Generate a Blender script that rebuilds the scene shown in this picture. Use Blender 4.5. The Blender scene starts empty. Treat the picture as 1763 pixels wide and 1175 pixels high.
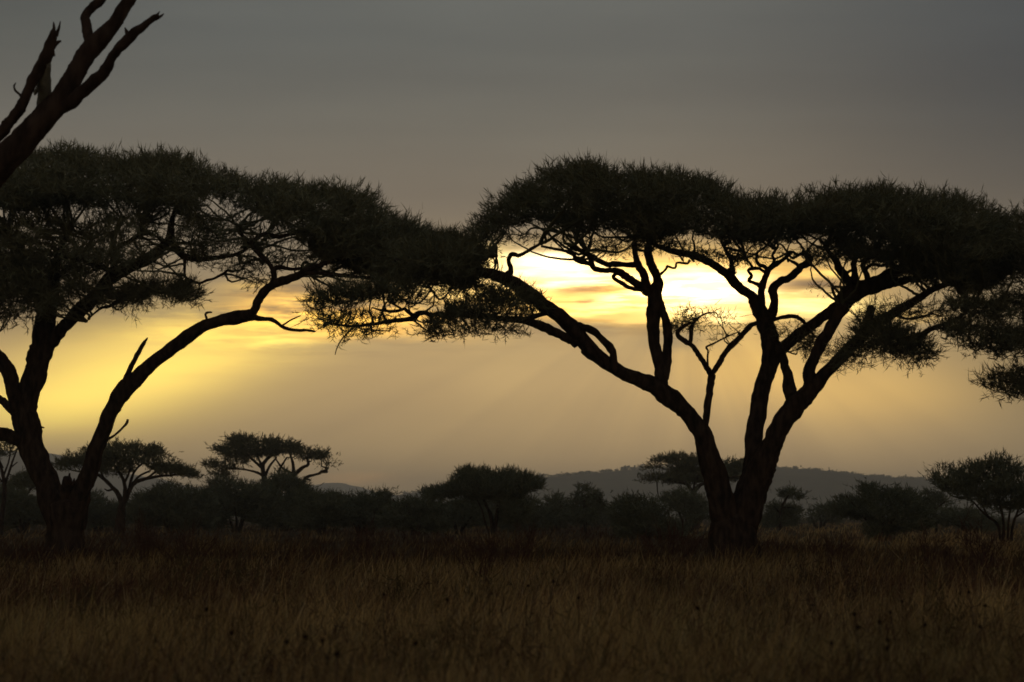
import bpy, math
import numpy as np
from mathutils import Vector

RS = np.random.RandomState
S = bpy.context.scene
COL = S.collection

# ------------------------------------------------------------------ camera
F = 2700.0                      # focal length in photo pixels (photo 1763 x 1175)
EYE = 1.8
TH = math.atan(300.5 / F)       # camera pitched up, horizon at photo row 888
cam = bpy.data.cameras.new('camera')
cam.sensor_width = 36.0
cam.lens = 36.0 * F / 1763.0
cam.clip_start = 0.5
cam.clip_end = 30000
cam.dof.use_dof = True
cam.dof.focus_distance = 60.0
cam.dof.aperture_fstop = 1.8
camo = bpy.data.objects.new('camera', cam)
COL.objects.link(camo)
camo.location = (0, 0, EYE)
camo.rotation_euler = (math.pi / 2 + TH, 0, 0)
S.camera = camo
CT, ST = math.cos(TH), math.sin(TH)


def P(px, py, d):
    """photo pixel -> world point on the plane y = d (metres in front of the camera)"""
    px, py, d = np.broadcast_arrays(np.asarray(px, float), np.asarray(py, float), np.asarray(d, float))
    xc = (px - 881.5) / F
    yc = (587.5 - py) / F
    dy = CT - ST * yc
    dz = ST + CT * yc
    t = d / dy
    return np.stack([xc * t, d, EYE + dz * t], -1)


def UV(px, py):
    p = P(px, py, 1.0)
    return float(p[0]), float(p[2] - EYE)


# ------------------------------------------------------------------ sun, exposure
SUN_PX = (1215, 500)
su, sv = UV(*SUN_PX)
sun_dir = Vector((su, 1.0, sv)).normalized()
SUN_EL = math.asin(sun_dir.z)
SUN_AZ = math.atan2(sun_dir.x, sun_dir.y)
sl = bpy.data.lights.new('sun', 'SUN')
sl.energy = 0.30
sl.angle = math.radians(10)     # the sun stands behind cloud
sl.color = (1.0, 0.72, 0.42)
so = bpy.data.objects.new('sun', sl)
COL.objects.link(so)
so.rotation_euler = sun_dir.to_track_quat('Z', 'Y').to_euler()
so.location = (0, 0, 50)

S.view_settings.view_transform = 'Standard'
S.view_settings.look = 'None'
S.view_settings.exposure = 0.0
S.view_settings.gamma = 1.0
S.render.engine = 'CYCLES'
S.cycles.use_denoising = True
S.cycles.max_bounces = 6
S.cycles.volume_bounces = 1
S.cycles.transparent_max_bounces = 4
S.cycles.filter_width = 1.7

# ------------------------------------------------------------------ world: evening cloud deck
W = bpy.data.worlds.new('World')
S.world = W
W.use_nodes = True
NT = W.node_tree
NT.nodes.clear()


class N:
    """tiny math-node expression"""
    def __init__(s, sock): s.s = sock
    def _m(op, *a):
        n = NT.nodes.new('ShaderNodeMath'); n.operation = op
        for i, v in enumerate(a):
            if isinstance(v, N): NT.links.new(v.s, n.inputs[i])
            else: n.inputs[i].default_value = float(v)
        return N(n.outputs[0])
    def __add__(s, o): return N._m('ADD', s, o)
    __radd__ = __add__
    def __sub__(s, o): return N._m('SUBTRACT', s, o)
    def __rsub__(s, o): return N._m('SUBTRACT', o, s)
    def __mul__(s, o): return N._m('MULTIPLY', s, o)
    __rmul__ = __mul__
    def __truediv__(s, o): return N._m('DIVIDE', s, o)


def mx(a, b): return N._m('MAXIMUM', a, b)
def mn(a, b): return N._m('MINIMUM', a, b)
def ex(a): return N._m('EXPONENT', a)


def sstep(v, lo, hi):
    n = NT.nodes.new('ShaderNodeMapRange'); n.interpolation_type = 'SMOOTHSTEP'
    NT.links.new(v.s, n.inputs[0])
    n.inputs[1].default_value = lo; n.inputs[2].default_value = hi
    n.inputs[3].default_value = 0; n.inputs[4].default_value = 1
    return N(n.outputs[0])


def noise3(x, y, z, scale, detail=3, rough=0.55):
    c = NT.nodes.new('ShaderNodeCombineXYZ')
    for i, v in enumerate((x, y, z)):
        if isinstance(v, N): NT.links.new(v.s, c.inputs[i])
        else: c.inputs[i].default_value = v
    n = NT.nodes.new('ShaderNodeTexNoise')
    n.inputs['Scale'].default_value = scale
    n.inputs['Detail'].default_value = detail
    n.inputs['Roughness'].default_value = rough
    NT.links.new(c.outputs[0], n.inputs['Vector'])
    return N(n.outputs[0])


tc = NT.nodes.new('ShaderNodeTexCoord')
sep = NT.nodes.new('ShaderNodeSeparateXYZ')
NT.links.new(tc.outputs['Generated'], sep.inputs[0])
X, Y, Z = (N(sep.outputs[i]) for i in range(3))
YS = mx(Y, 0.08)
U = X / YS
V = Z / YS
front = sstep(Y, 0.15, 0.6)
# cloud streak distortion (clouds seen edge-on: long sideways, thin upwards)
nA = noise3(U, V * 6.0, 3.1, 9.0, 4, 0.6)
nB = noise3(U, V * 5.0, 9.7, 22.0, 4, 0.6)
nC = noise3(U, V * 1.2, 5.2, 4.0, 3, 0.5)
PXU = 1.0 / F
Uw = U + (nC - 0.5) * (60 * PXU)
Vw = V + (nA - 0.5) * (52 * PXU) + (nB - 0.5) * (22 * PXU)
streak = sstep(nA * 0.55 + nB * 0.45, 0.38, 0.58)


def ramp(v, stops):
    r = NT.nodes.new('ShaderNodeValToRGB')
    r.color_ramp.interpolation = 'B_SPLINE'
    e = r.color_ramp.elements
    while len(e) < len(stops): e.new(0.5)
    for i, (p, c) in enumerate(stops):
        e[i].position = p; e[i].color = (*c, 1)
    NT.links.new(v.s, r.inputs[0])
    return r.outputs[0]


def lin(r, g, b):
    f = lambda c: (c / 255 / 12.92) if c <= 10.3 else ((c / 255 + 0.055) / 1.055) ** 2.4
    return (f(r), f(g), f(b))


def el(py): return UV(881.5, py)[1]


RMAX = 0.6
vz = Z / N._m('SQRT', mx(1.0 - Z * Z, 0.02))
base_stops = [(0.0, lin(188, 156, 111)), (el(840) / RMAX, lin(194, 162, 114)), (el(760) / RMAX, lin(202, 170, 120)),
              (el(640) / RMAX, lin(213, 176, 116)), (el(560) / RMAX, lin(184, 157, 113)), (el(450) / RMAX, lin(140, 124, 102)),
              (el(350) / RMAX, lin(121, 110, 96)), (el(220) / RMAX, lin(107, 104, 96)), (el(60) / RMAX, lin(97, 100, 97)),
              (1.0, lin(92, 97, 98))]
colr = ramp(vz / RMAX + (nC - 0.5) * 0.05, base_stops)
sepc = NT.nodes.new('ShaderNodeSeparateColor')
NT.links.new(colr, sepc.inputs[0])
R, G, B = (N(sepc.outputs[i]) for i in range(3))


def blob(px, py, sx, sy, warp=1.0, p=1.0):
    u0, v0 = UV(px, py)
    uu = Uw if warp else U
    vv = Vw if warp else V
    a = (uu - u0) / (sx * PXU)
    b = (vv - v0) / (sy * PXU)
    r2 = a * a + b * b
    if p != 1.0: r2 = N._m('POWER', r2, p)
    return ex(r2 * -1.0) * front


def sblob(px, py, sx, sy, k, warp=1.0):
    """blob stretched along a slanting line (k = rise per run)"""
    u0, v0 = UV(px, py)
    uu = Uw if warp else U
    vv = Vw if warp else V
    a = (uu - u0) / (sx * PXU)
    b = (vv - v0 - (uu - u0) * k) / (sy * PXU)
    return ex((a * a + b * b) * -1.0) * front


def add(bl, c):
    global R, G, B
    R = R + bl * c[0]; G = G + bl * c[1]; B = B + bl * c[2]


def mulc(bl, c):
    """multiply towards colour factor c where bl = 1"""
    global R, G, B
    R = R * (1.0 + bl * (c[0] - 1)); G = G * (1.0 + bl * (c[1] - 1)); B = B * (1.0 + bl * (c[2] - 1))


# darker blue-grey bank on the upper right, greyer cloud low right and over the left crown
mulc(blob(1850, 150, 560, 330, 0), (0.36, 0.42, 0.54))
mulc(blob(-20, 0, 260, 120, 0), (0.80, 0.80, 0.78))
mulc(blob(1840, 640, 210, 220, 0), (0.50, 0.53, 0.58))
mulc(blob(40, 520, 200, 75), (0.62, 0.62, 0.72))
mulc(blob(700, 700, 260, 55), (0.93, 0.93, 0.95))
# faint large mottling of the deck
mot = (noise3(X, Y, Z * 5.0, 3.2, 4, 0.55) - 0.5) * 0.26 + 1.0
R = R * mot; G = G * mot; B = B * mot
# broad amber glow
add(blob(1120, 500, 330, 70, 0), (0.42, 0.27, 0.05))
add(sblob(195, 655, 225, 80, 0.14, 0), (1.08, 0.77, 0.075))
add(sblob(330, 625, 150, 36, 0.2), (0.28, 0.19, 0.01))
add(blob(60, 700, 150, 42), (0.40, 0.32, 0.02))
add(blob(330, 590, 160, 50), (0.22, 0.15, 0.01))
add(blob(1480, 680, 190, 60, 0), (0.40, 0.22, 0.015))
add(blob(1280, 625, 130, 62, 0), (0.46, 0.25, 0.012))
add(blob(860, 640, 70, 70, 0), (0.05, 0.035, 0.01))
add(blob(600, 826, 70, 9), (0.36, 0.14, 0.02))
add(blob(1120, 498, 290, 58), (0.75, 0.36, 0.0))
add(blob(840, 452, 45, 26), (1.0, 0.72, 0.2))
# faint shafts of light fanning down from the hidden sun
u0, v0 = UV(1180, 470)
du = U - u0
dv = v0 - V
phi = N._m('ARCTAN2', du, mx(dv, 0.004))
rays = noise3(phi, 0.0, 2.2, 3.2, 3, 0.6)
rm = sstep(dv, 0.012, 0.05) * (1.0 - sstep(dv, 0.10, 0.17)) * front
rfac = (rays - 0.5) * 0.75 * rm + 1.0
R = R * rfac; G = G * rfac; B = B * ((rays - 0.5) * 0.5 * rm + 1.0)
# soft level bands in the upper deck
bands = noise3(U * 0.5, V * 4.5, 6.3, 5.0, 4, 0.55)
bfac = (bands - 0.5) * 0.42 * sstep(V, 0.14, 0.22) * front + 1.0
R = R * bfac; G = G * bfac; B = B * ((bands - 0.5) * 0.34 * sstep(V, 0.14, 0.22) * front + 1.0)
# lit cloud streaks on the left
sk = streak * 0.95 + 0.05
st2 = sstep(nB * 0.5 + nA * 0.5, 0.42, 0.56)
add(blob(640, 545, 150, 30) * sk, (2.1, 1.05, 0.05))
add(blob(480, 528, 95, 30) * (st2 * 0.8 + 0.2), (1.7, 0.88, 0.05))
add(blob(390, 566, 150, 30) * st2, (0.55, 0.36, 0.02))
mulc(blob(330, 535, 190, 26) * (1.0 - st2), (0.72, 0.72, 0.85))
add(blob(478, 584, 60, 11), (0.75, 0.55, 0.07))
add(blob(420, 492, 50, 9), (0.35, 0.20, 0.01))
add(blob(290, 570, 70, 14), (0.22, 0.14, 0.01))
add(blob(770, 502, 70, 12), (1.1, 0.8, 0.25))
# the bright opening round the hidden sun
add(blob(1130, 490, 265, 50) * (streak * 0.6 + 0.4), (2.0, 1.12, 0.13))
add(blob(945, 447, 66, 15), (3.2, 2.7, 1.6))
add(blob(975, 474, 110, 17), (3.3, 2.8, 1.7))
add(blob(1215, 498, 105, 37, 1, 1.5), (3.8, 3.2, 2.0))
add(blob(1075, 518, 90, 12), (2.2, 1.75, 0.75))
add(blob(1000, 533, 75, 7), (1.3, 0.95, 0.25))
add(blob(1100, 553, 70, 7), (0.8, 0.5, 0.08))
add(blob(900, 505, 60, 8), (0.9, 0.65, 0.2))
add(blob(1258, 548, 30, 9), (2.4, 2.0, 0.9))
add(blob(1180, 540, 60, 10), (1.2, 0.9, 0.25))
add(blob(1400, 527, 80, 14), (2.5, 1.95, 0.65))
add(blob(1425, 470, 45, 7), (1.2, 0.8, 0.15))
add(blob(1570, 545, 50, 12), (0.5, 0.28, 0.03))
# fine ragged streaks through the lit clouds
fine = noise3(U * 0.7, V * 8.0, 1.7, 26.0, 5, 0.65)
fs = sstep(fine, 0.46, 0.60)
mulc(blob(1100, 505, 330, 66, 0) * fs, (0.66, 0.55, 0.42))
mulc(blob(520, 540, 250, 60, 0) * fs, (0.68, 0.64, 0.72))
# darker cloud across the opening
mulc(blob(1010, 497, 62, 11), (0.30, 0.24, 0.28))
mulc(blob(1012, 517, 26, 7), (0.34, 0.28, 0.28))
mulc(blob(1185, 478, 45, 6), (0.62, 0.55, 0.45))
mulc(blob(1400, 492, 75, 19), (0.22, 0.22, 0.45))
mulc(blob(1000, 565, 110, 17), (0.50, 0.55, 0.85))
mulc(blob(1170, 585, 60, 16), (0.55, 0.6, 0.85))
mulc(blob(560, 497, 120, 10), (0.70, 0.70, 0.8))
mulc(blob(395, 515, 60, 14), (0.72, 0.72, 0.8))

comb = NT.nodes.new('ShaderNodeCombineColor')
for i, c in enumerate((R, G, B)):
    NT.links.new(mx(c, 0.0).s, comb.inputs[i])
bg = NT.nodes.new('ShaderNodeBackground')
NT.links.new(comb.outputs[0], bg.inputs[0])
bg.inputs[1].default_value = 1.0
sky = NT.nodes.new('ShaderNodeTexSky')
sky.sky_type = 'NISHITA'
sky.sun_disc = False
sky.sun_elevation = SUN_EL
sky.sun_rotation = SUN_AZ
bg2 = NT.nodes.new('ShaderNodeBackground')
NT.links.new(sky.outputs[0], bg2.inputs[0])
bg2.inputs[1].default_value = 0.05
mixs = NT.nodes.new('ShaderNodeMixShader')
mixs.inputs[0].default_value = 0.96          # the deck covers nearly all of the sky
NT.links.new(bg2.outputs[0], mixs.inputs[1])
NT.links.new(bg.outputs[0], mixs.inputs[2])
wo = NT.nodes.new('ShaderNodeOutputWorld')
NT.links.new(mixs.outputs[0], wo.inputs[0])


# ------------------------------------------------------------------ materials
def material(name, c1, c2, scale=2.0, rough=0.9, bump=0.0, attr=False, zs=1.0):
    m = bpy.data.materials.new(name)
    m.use_nodes = True
    t = m.node_tree
    b = t.nodes['Principled BSDF']
    b.inputs['Roughness'].default_value = rough
    b.inputs['Specular IOR Level'].default_value = 0.0
    g = t.nodes.new('ShaderNodeNewGeometry')
    mp = t.nodes.new('ShaderNodeMapping')
    mp.inputs['Scale'].default_value = (1, 1, zs)
    t.links.new(g.outputs['Position'], mp.inputs[0])
    n = t.nodes.new('ShaderNodeTexNoise')
    n.inputs['Scale'].default_value = scale
    n.inputs['Detail'].default_value = 5
    t.links.new(mp.outputs[0], n.inputs['Vector'])
    r = t.nodes.new('ShaderNodeValToRGB')
    r.color_ramp.elements[0].position = 0.35; r.color_ramp.elements[0].color = (*c1, 1)
    r.color_ramp.elements[1].position = 0.66; r.color_ramp.elements[1].color = (*c2, 1)
    t.links.new(n.outputs[0], r.inputs[0])
    out = r.outputs[0]
    if attr:
        a = t.nodes.new('ShaderNodeAttribute'); a.attribute_name = 'tint'
        mm = t.nodes.new('ShaderNodeMix'); mm.data_type = 'RGBA'; mm.blend_type = 'MULTIPLY'
        mm.inputs[0].default_value = 1.0
        t.links.new(out, mm.inputs[6]); t.links.new(a.outputs['Color'], mm.inputs[7])
        out = mm.outputs[2]
    t.links.new(out, b.inputs['Base Color'])
    if bump:
        bm = t.nodes.new('ShaderNodeBump'); bm.inputs['Strength'].default_value = bump
        bm.inputs['Distance'].default_value = 0.05
        t.links.new(n.outputs[0], bm.inputs['Height'])
        t.links.new(bm.outputs[0], b.inputs['Normal'])
    return m


M_BARK = material('acacia_bark', (0.018, 0.012, 0.010), (0.062, 0.040, 0.030), 5.0, 0.95, 0.8, zs=0.35)
M_DEAD = material('dead_bark', (0.030, 0.020, 0.016), (0.075, 0.050, 0.040), 6.0, 0.95, 0.8, zs=0.35)
M_BARE = material('bare_wood', (0.13, 0.125, 0.105), (0.26, 0.25, 0.21), 9.0, 0.9, 0.5, zs=0.3)
M_LEAF = material('acacia_leaf', (0.085, 0.085, 0.055), (0.145, 0.14, 0.085), 1.3, 0.8)
M_LEAF_GLARE = material('acacia_leaf_glare', (0.115, 0.115, 0.075), (0.19, 0.185, 0.115), 1.3, 0.8)  # left crown's leaf: lighter copy, veiling glare painted into the colour
M_BUSH = material('thicket_leaf', (0.085, 0.090, 0.060), (0.140, 0.142, 0.090), 0.8, 0.85)
M_TWIG = material('twig', (0.030, 0.023, 0.018), (0.07, 0.052, 0.04), 3.0, 0.95)
M_RED = material('dry_shrub_twig', (0.050, 0.026, 0.020), (0.095, 0.050, 0.036), 4.0, 0.95)
M_GRASS = material('dry_grass', (0.62, 0.58, 0.55), (1.0, 1.0, 1.0), 0.6, 0.85, attr=True)
M_SOIL = material('soil', (0.045, 0.032, 0.020), (0.085, 0.060, 0.036), 0.35, 1.0)
M_HILL = material('hill_scrub', (0.060, 0.060, 0.046), (0.110, 0.102, 0.074), 0.008, 1.0)
M_SEED = material('seed_head', (0.022, 0.013, 0.009), (0.045, 0.027, 0.018), 20.0, 1.0)


# ------------------------------------------------------------------ mesh helpers
class MB:
    """collects vertices and faces into ONE mesh"""
    def __init__(s): s.v = []; s.q = []; s.t = []; s.n = 0; s.c = []
    def add(s, v, quads=None, tris=None, col=None):
        v = np.asarray(v, float).reshape(-1, 3)
        if quads is not None and len(quads): s.q.append(np.asarray(quads) + s.n)
        if tris is not None and len(tris): s.t.append(np.asarray(tris) + s.n)
        s.v.append(v); s.n += len(v)
        if col is not None: s.c.append(col)
    def build(s, name, mat, parent=None, origin=(0, 0, 0), smooth=True):
        v = np.concatenate(s.v) - np.asarray(origin)
        q = np.concatenate(s.q) if s.q else np.zeros((0, 4), int)
        t = np.concatenate(s.t) if s.t else np.zeros((0, 3), int)
        me = bpy.data.meshes.new(name)
        me.vertices.add(len(v)); me.vertices.foreach_set('co', v.ravel())
        nl = q.size + t.size
        me.loops.add(nl)
        me.loops.foreach_set('vertex_index', np.concatenate([q.ravel(), t.ravel()]).astype(np.int32))
        npoly = len(q) + len(t)
        me.polygons.add(npoly)
        ls = np.concatenate([np.arange(len(q)) * 4, q.size + np.arange(len(t)) * 3]).astype(np.int32)
        me.polygons.foreach_set('loop_start', ls)
        me.update(calc_edges=True)
        if smooth: me.polygons.foreach_set('use_smooth', np.ones(npoly, bool))
        if s.c:
            c = np.concatenate(s.c)
            a = me.color_attributes.new('tint', 'FLOAT_COLOR', 'POINT')
            a.data.foreach_set('color', np.concatenate([c, np.ones((len(c), 1))], 1).ravel())
        me.materials.append(mat)
        me.validate()
        o = bpy.data.objects.new(name, me)
        COL.objects.link(o)
        if parent is not None: o.parent = parent
        else: o.location = origin
        return o


def thing(name, label, cat, loc, group=None):
    o = bpy.data.objects.new(name, None)
    COL.objects.link(o)
    o.location = loc
    o.empty_display_size = 0.5
    tag(o, label, cat, group)
    return o


def tag(o, label=None, cat=None, group=None, kind=None):
    if label: o['label'] = label
    if cat: o['category'] = cat
    if group: o['group'] = group
    if kind: o['kind'] = kind


def catmull(p, n):
    """p (k,m) control rows -> smooth rows, n per span"""
    p = np.asarray(p, float)
    if len(p) == 2:
        t = np.linspace(0, 1, n + 1)[:, None]
        return p[0] * (1 - t) + p[1] * t
    e = np.vstack([2 * p[0] - p[1], p, 2 * p[-1] - p[-2]])
    out = []
    for i in range(len(p) - 1):
        a, b, c, d = e[i], e[i + 1], e[i + 2], e[i + 3]
        t = np.linspace(0, 1, n, endpoint=False)[:, None]
        out.append(0.5 * ((2 * b) + (c - a) * t + (2 * a - 5 * b + 4 * c - d) * t ** 2 + (3 * b - a - 3 * c + d) * t ** 3))
    out.append(p[-1:])
    return np.concatenate(out)


def tube(mb, pts, rad, k=8, rng=None, lump=0.0, col=None):
    pts = np.asarray(pts, float); rad = np.asarray(rad, float)
    n = len(pts)
    tg = np.gradient(pts, axis=0)
    tg /= np.linalg.norm(tg, axis=1, keepdims=True) + 1e-9
    ref = np.array([0.13, 1.0, 0.07])
    a = np.cross(tg, ref); a /= np.linalg.norm(a, axis=1, keepdims=True) + 1e-9
    b = np.cross(tg, a)
    th = np.arange(k) * 2 * math.pi / k
    r = rad[:, None] * np.ones(k)
    if lump and rng is not None:
        ph = rng.uniform(0, 6.3, 4)
        L = np.concatenate([[0], np.cumsum(np.linalg.norm(np.diff(pts, axis=0), axis=1))])
        rr = np.mean(rad) + 1e-6
        for j, (fq, m) in enumerate(((1.1, 2), (2.3, 3), (0.5, 5), (4.1, 1))):
            r = r * (1 + lump * 0.6 * np.sin(fq * L[:, None] / (rr * 1.6) + m * th[None] + ph[j]))
        r = r * (1 + lump * 0.5 * rng.randn(n, k))
    ring = pts[:, None] + r[..., None] * (np.cos(th)[None, :, None] * a[:, None] + np.sin(th)[None, :, None] * b[:, None])
    v = ring.reshape(-1, 3)
    i = np.arange(n - 1)[:, None] * k; j = np.arange(k)[None]; j2 = (j + 1) % k
    q = np.stack([i + j, i + j2, i + k + j2, i + k + j], -1).reshape(-1, 4)
    v = np.vstack([v, pts[:1] - tg[:1] * rad[0] * 0.5, pts[-1:] + tg[-1:] * rad[-1] * 0.6])
    jj = np.arange(k)
    t1 = np.stack([np.full(k, n * k), (jj + 1) % k, jj], -1)
    t2 = np.stack([np.full(k, n * k + 1), (n - 1) * k + jj, (n - 1) * k + (jj + 1) % k], -1)
    c = None if col is None else np.tile(np.asarray(col, float), (len(v), 1))
    mb.add(v, q, np.vstack([t1, t2]), c)


def parse(s):
    return np.array([[float(x) for x in w.split(',')] for w in s.split()])


def inside(poly, x, y):
    r = np.zeros(len(x), bool)
    n = len(poly)
    j = n - 1
    for i in range(n):
        xi, yi = poly[i]; xj, yj = poly[j]
        if yi != yj:
            c = ((yi > y) != (yj > y)) & (x < (xj - xi) * (y - yi) / (yj - yi) + xi)
            r ^= c
        j = i
    return r


def edge_dist(poly, x, y):
    d = np.full(len(x), 1e9)
    for i in range(len(poly)):
        a = poly[i]; b = poly[(i + 1) % len(poly)]
        ab = b - a
        t = np.clip(((x - a[0]) * ab[0] + (y - a[1]) * ab[1]) / (ab @ ab + 1e-9), 0, 1)
        d = np.minimum(d, np.hypot(x - a[0] - t * ab[0], y - a[1] - t * ab[1]))
    return d


def roughen(poly, rng, amp, step=16):
    out = []
    for i in range(len(poly)):
        a, b = poly[i], poly[(i + 1) % len(poly)]
        n = max(1, int(np.hypot(*(b - a)) / step))
        out += [a + (b - a) * k / n for k in range(n)]
    out = np.array(out); n = len(out)
    nz = rng.randn(n, 2)
    sm = (nz + np.roll(nz, 1, 0) + np.roll(nz, -1, 0)) / 1.7
    k = max(3, n // 4)
    big = np.stack([np.interp(np.arange(n), np.linspace(0, n, k), rng.randn(k)) for _ in (0, 1)], 1)
    return out + sm * amp * 0.6 + rng.randn(n, 2) * amp * 0.35 + big * [amp * 0.5, amp * 0.9]


def unit(v): return v / (np.linalg.norm(v, axis=-1, keepdims=True) + 1e-9)


def blades(mb, base, dirs, length, width, rng, curl=0.35, up=(0, 0, 1), tint=None, seg=2):
    """curved tapering leaf / twig blades, all arrays over n blades"""
    n = len(base)
    side = unit(np.cross(dirs, rng.randn(n, 3)))
    L = length[:, None]; w = width[:, None] * 0.5
    bend = unit(np.asarray(up)[None] * np.ones((n, 1)) + rng.randn(n, 3) * 0.5) * curl
    if seg == 2:
        mid = base + dirs * L * 0.5 + bend * L * 0.12
        tip = base + dirs * L * 0.95 + bend * L * 0.5
        v = np.stack([base - side * w * 0.7, base + side * w * 0.7, mid + side * w, mid - side * w, tip], 1).reshape(-1, 3)
        o = np.arange(n)[:, None] * 5
        q = o + np.array([[0, 1, 2, 3]]); t = o + np.array([[3, 2, 4]])
        k = 5
    c = None if tint is None else np.repeat(tint, k, 0)
    mb.add(v, q, t, c)


# ------------------------------------------------------------------ trees
class Tree:
    """limbs and crown pads of one tree; strokes are given as photo pixels at the tree's own distance"""
    def __init__(s, name, label, cat, base_px, d, group=None, seed=1, bark=None, leaf=None, far=False):
        s.rng = RS(seed); s.d = d; s.far = far
        x0 = float(P(base_px, 888, d)[0])
        s.org = np.array([x0, d, 0.0])
        s.root = thing(name, label, cat, s.org, group)
        s.bark = bark or M_BARK; s.leaf = leaf or M_LEAF
        s.mbs = {}; s.mats = {}
        s.sk = np.zeros((0, 4)); s.skr = np.zeros(0); s.skok = np.zeros(0, bool)     # px, py, depth offset, radius px

    def mb(s, key, mat):
        s.mats.setdefault(key, mat)
        return s.mbs.setdefault(key, MB())

    def limb(s, key, stroke, dw=None, w0=None, mat=None, lump=0.09, gnarl=0.0, twig_ok=True):
        p = parse(stroke)
        if w0 is None:
            w0 = 0.0
            if len(s.sk):
                dd = np.hypot(s.sk[:, 0] - p[0, 0], s.sk[:, 1] - p[0, 1])
                i = dd.argmin()
                if dd[i] < 60: w0 = s.sk[i, 2]
        mpp = s.d / F
        ln = np.hypot(*np.diff(p[:, :2], axis=0).T).sum() * mpp
        if dw is None: dw = s.rng.uniform(-0.45, 0.45) * ln
        step = 4 if s.far else 6
        seglen = np.hypot(*np.diff(p[:, :2], axis=0).T).mean()
        q = catmull(p, max(3, int(seglen / step)))
        tt = np.linspace(0, 1, len(q))
        w = w0 + dw * tt
        if gnarl:
            k = np.ones(5) / 5
            for c in (0, 1):
                q[1:, c] += np.convolve(s.rng.randn(len(q)), k, 'same')[1:] * gnarl
        s.sk = np.vstack([s.sk, np.column_stack([q[:, 0], q[:, 1], w])[:, [0, 1, 2, 2]]]) if len(s.sk) else np.column_stack([q[:, 0], q[:, 1], w, w])
        s.skr = np.concatenate([s.skr, q[:, 2]])
        s.skok = np.concatenate([s.skok, np.full(len(q), twig_ok)])
        p3 = P(q[:, 0], q[:, 1], s.d + w)
        kn = max(3, len(q) // 3)
        sw = np.interp(np.arange(len(q)), np.linspace(0, len(q), kn), s.rng.randn(kn))
        r = np.maximum(q[:, 2], 0.5) * (s.d + w) / F * (1 + (0.025 if q[:, 2].max() > 12 else 0.055) * sw * (len(q) > 4))
        k = 6 if s.far else (14 if q[:, 2].max() > 9 else 8)
        tube(s.mb(key, mat or s.bark), p3, r, k, s.rng, lump * (0.7 if q[:, 2].max() > 12 else 1.0))

    def pad(s, key, poly, n, depth, size=18.0, width=1.7, mode='up', clump=(17, 6.5), twigs=0.35, fill=0.35,
            soft=26.0, per=8, w0=0.0, twr=(1.6, 0.6), leafmat=None, rough=5.0, tmax=7.0):
        """foliage inside a photo outline: n tufts of fine blades; depth = half thickness in metres"""
        rng = s.rng
        poly = parse(poly)
        if rough: poly = roughen(poly, rng, rough if not s.far else rough * 0.45, 16 if not s.far else 8)
        lo, hi = poly.min(0), poly.max(0)
        area = 0.5 * abs(np.dot(poly[:, 0], np.roll(poly[:, 1], 1)) - np.dot(poly[:, 1], np.roll(poly[:, 0], 1)))
        nc = max(6, int(area / (clump[0] * clump[1] * 3.2)))
        def sample(m):
            xs = np.zeros(0); ys = np.zeros(0)
            while len(xs) < m:
                x = rng.uniform(lo[0], hi[0], m * 2); y = rng.uniform(lo[1], hi[1], m * 2)
                k = inside(poly, x, y)
                xs = np.concatenate([xs, x[k]]); ys = np.concatenate([ys, y[k]])
            return xs[:m], ys[:m]
        cx, cy = sample(nc)
        def wmax(x, y): return depth * np.sqrt(np.clip(edge_dist(poly, x, y) / soft, 0.06, 1.0))
        cw = w0 + rng.uniform(-1, 1, nc) * wmax(cx, cy)
        # tufts: most round clumps, some spread evenly
        nf = int(n * fill); nn = n - nf
        fx, fy = sample(max(nf, 1))
        fw = w0 + rng.uniform(-1, 1, len(fx)) * wmax(fx, fy)
        ci = rng.randint(0, nc, nn)
        mpp = s.d / F
        x = cx[ci] + rng.randn(nn) * clump[0]; y = cy[ci] + rng.randn(nn) * clump[1]
        w = cw[ci] + rng.randn(nn) * clump[0] * mpp
        k = inside(poly, x, y) | (rng.rand(nn) < 0.12)
        x, y, w = x[k], y[k], w[k]
        x = np.concatenate([x, fx]); y = np.concatenate([y, fy]); w = np.concatenate([w, fw])
        m = len(x)
        base = P(x, y, s.d + w)
        # tuft direction
        cxm = poly[:, 0].mean(); half = (hi[0] - lo[0]) / 2
        out = np.column_stack([(x - cxm) / half * 0.7, w / (depth + 1e-6) * 0.5, np.zeros(m)])
        if mode == 'up': up = np.array([0, 0, 0.75])
        elif mode == 'flat': up = np.array([0, 0, 0.25])
        elif mode == 'dome': up = np.array([0, 0, 0.42])
        else: up = np.array([0, 0, -0.15])
        main = unit(out + up + rng.randn(m, 3) * [0.75, 0.75, 0.4] if mode == 'dome' else out + up + rng.randn(m, 3) * 0.55)
        bi = np.repeat(np.arange(m), per)
        nb = len(bi)
        dirs = unit(main[bi] + rng.randn(nb, 3) * 0.55)
        Lm = size * mpp * rng.uniform(0.5, 1.25, nb)
        st = base[bi] + main[bi] * (rng.uniform(-0.2, 1.3, nb) * size * mpp)[:, None] - dirs * (Lm * 0.3)[:, None]
        mb = s.mb(key, leafmat or s.leaf)
        blades(mb, st, dirs, Lm, width * mpp * rng.uniform(0.7, 1.3, nb), rng, 0.4)
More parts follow.
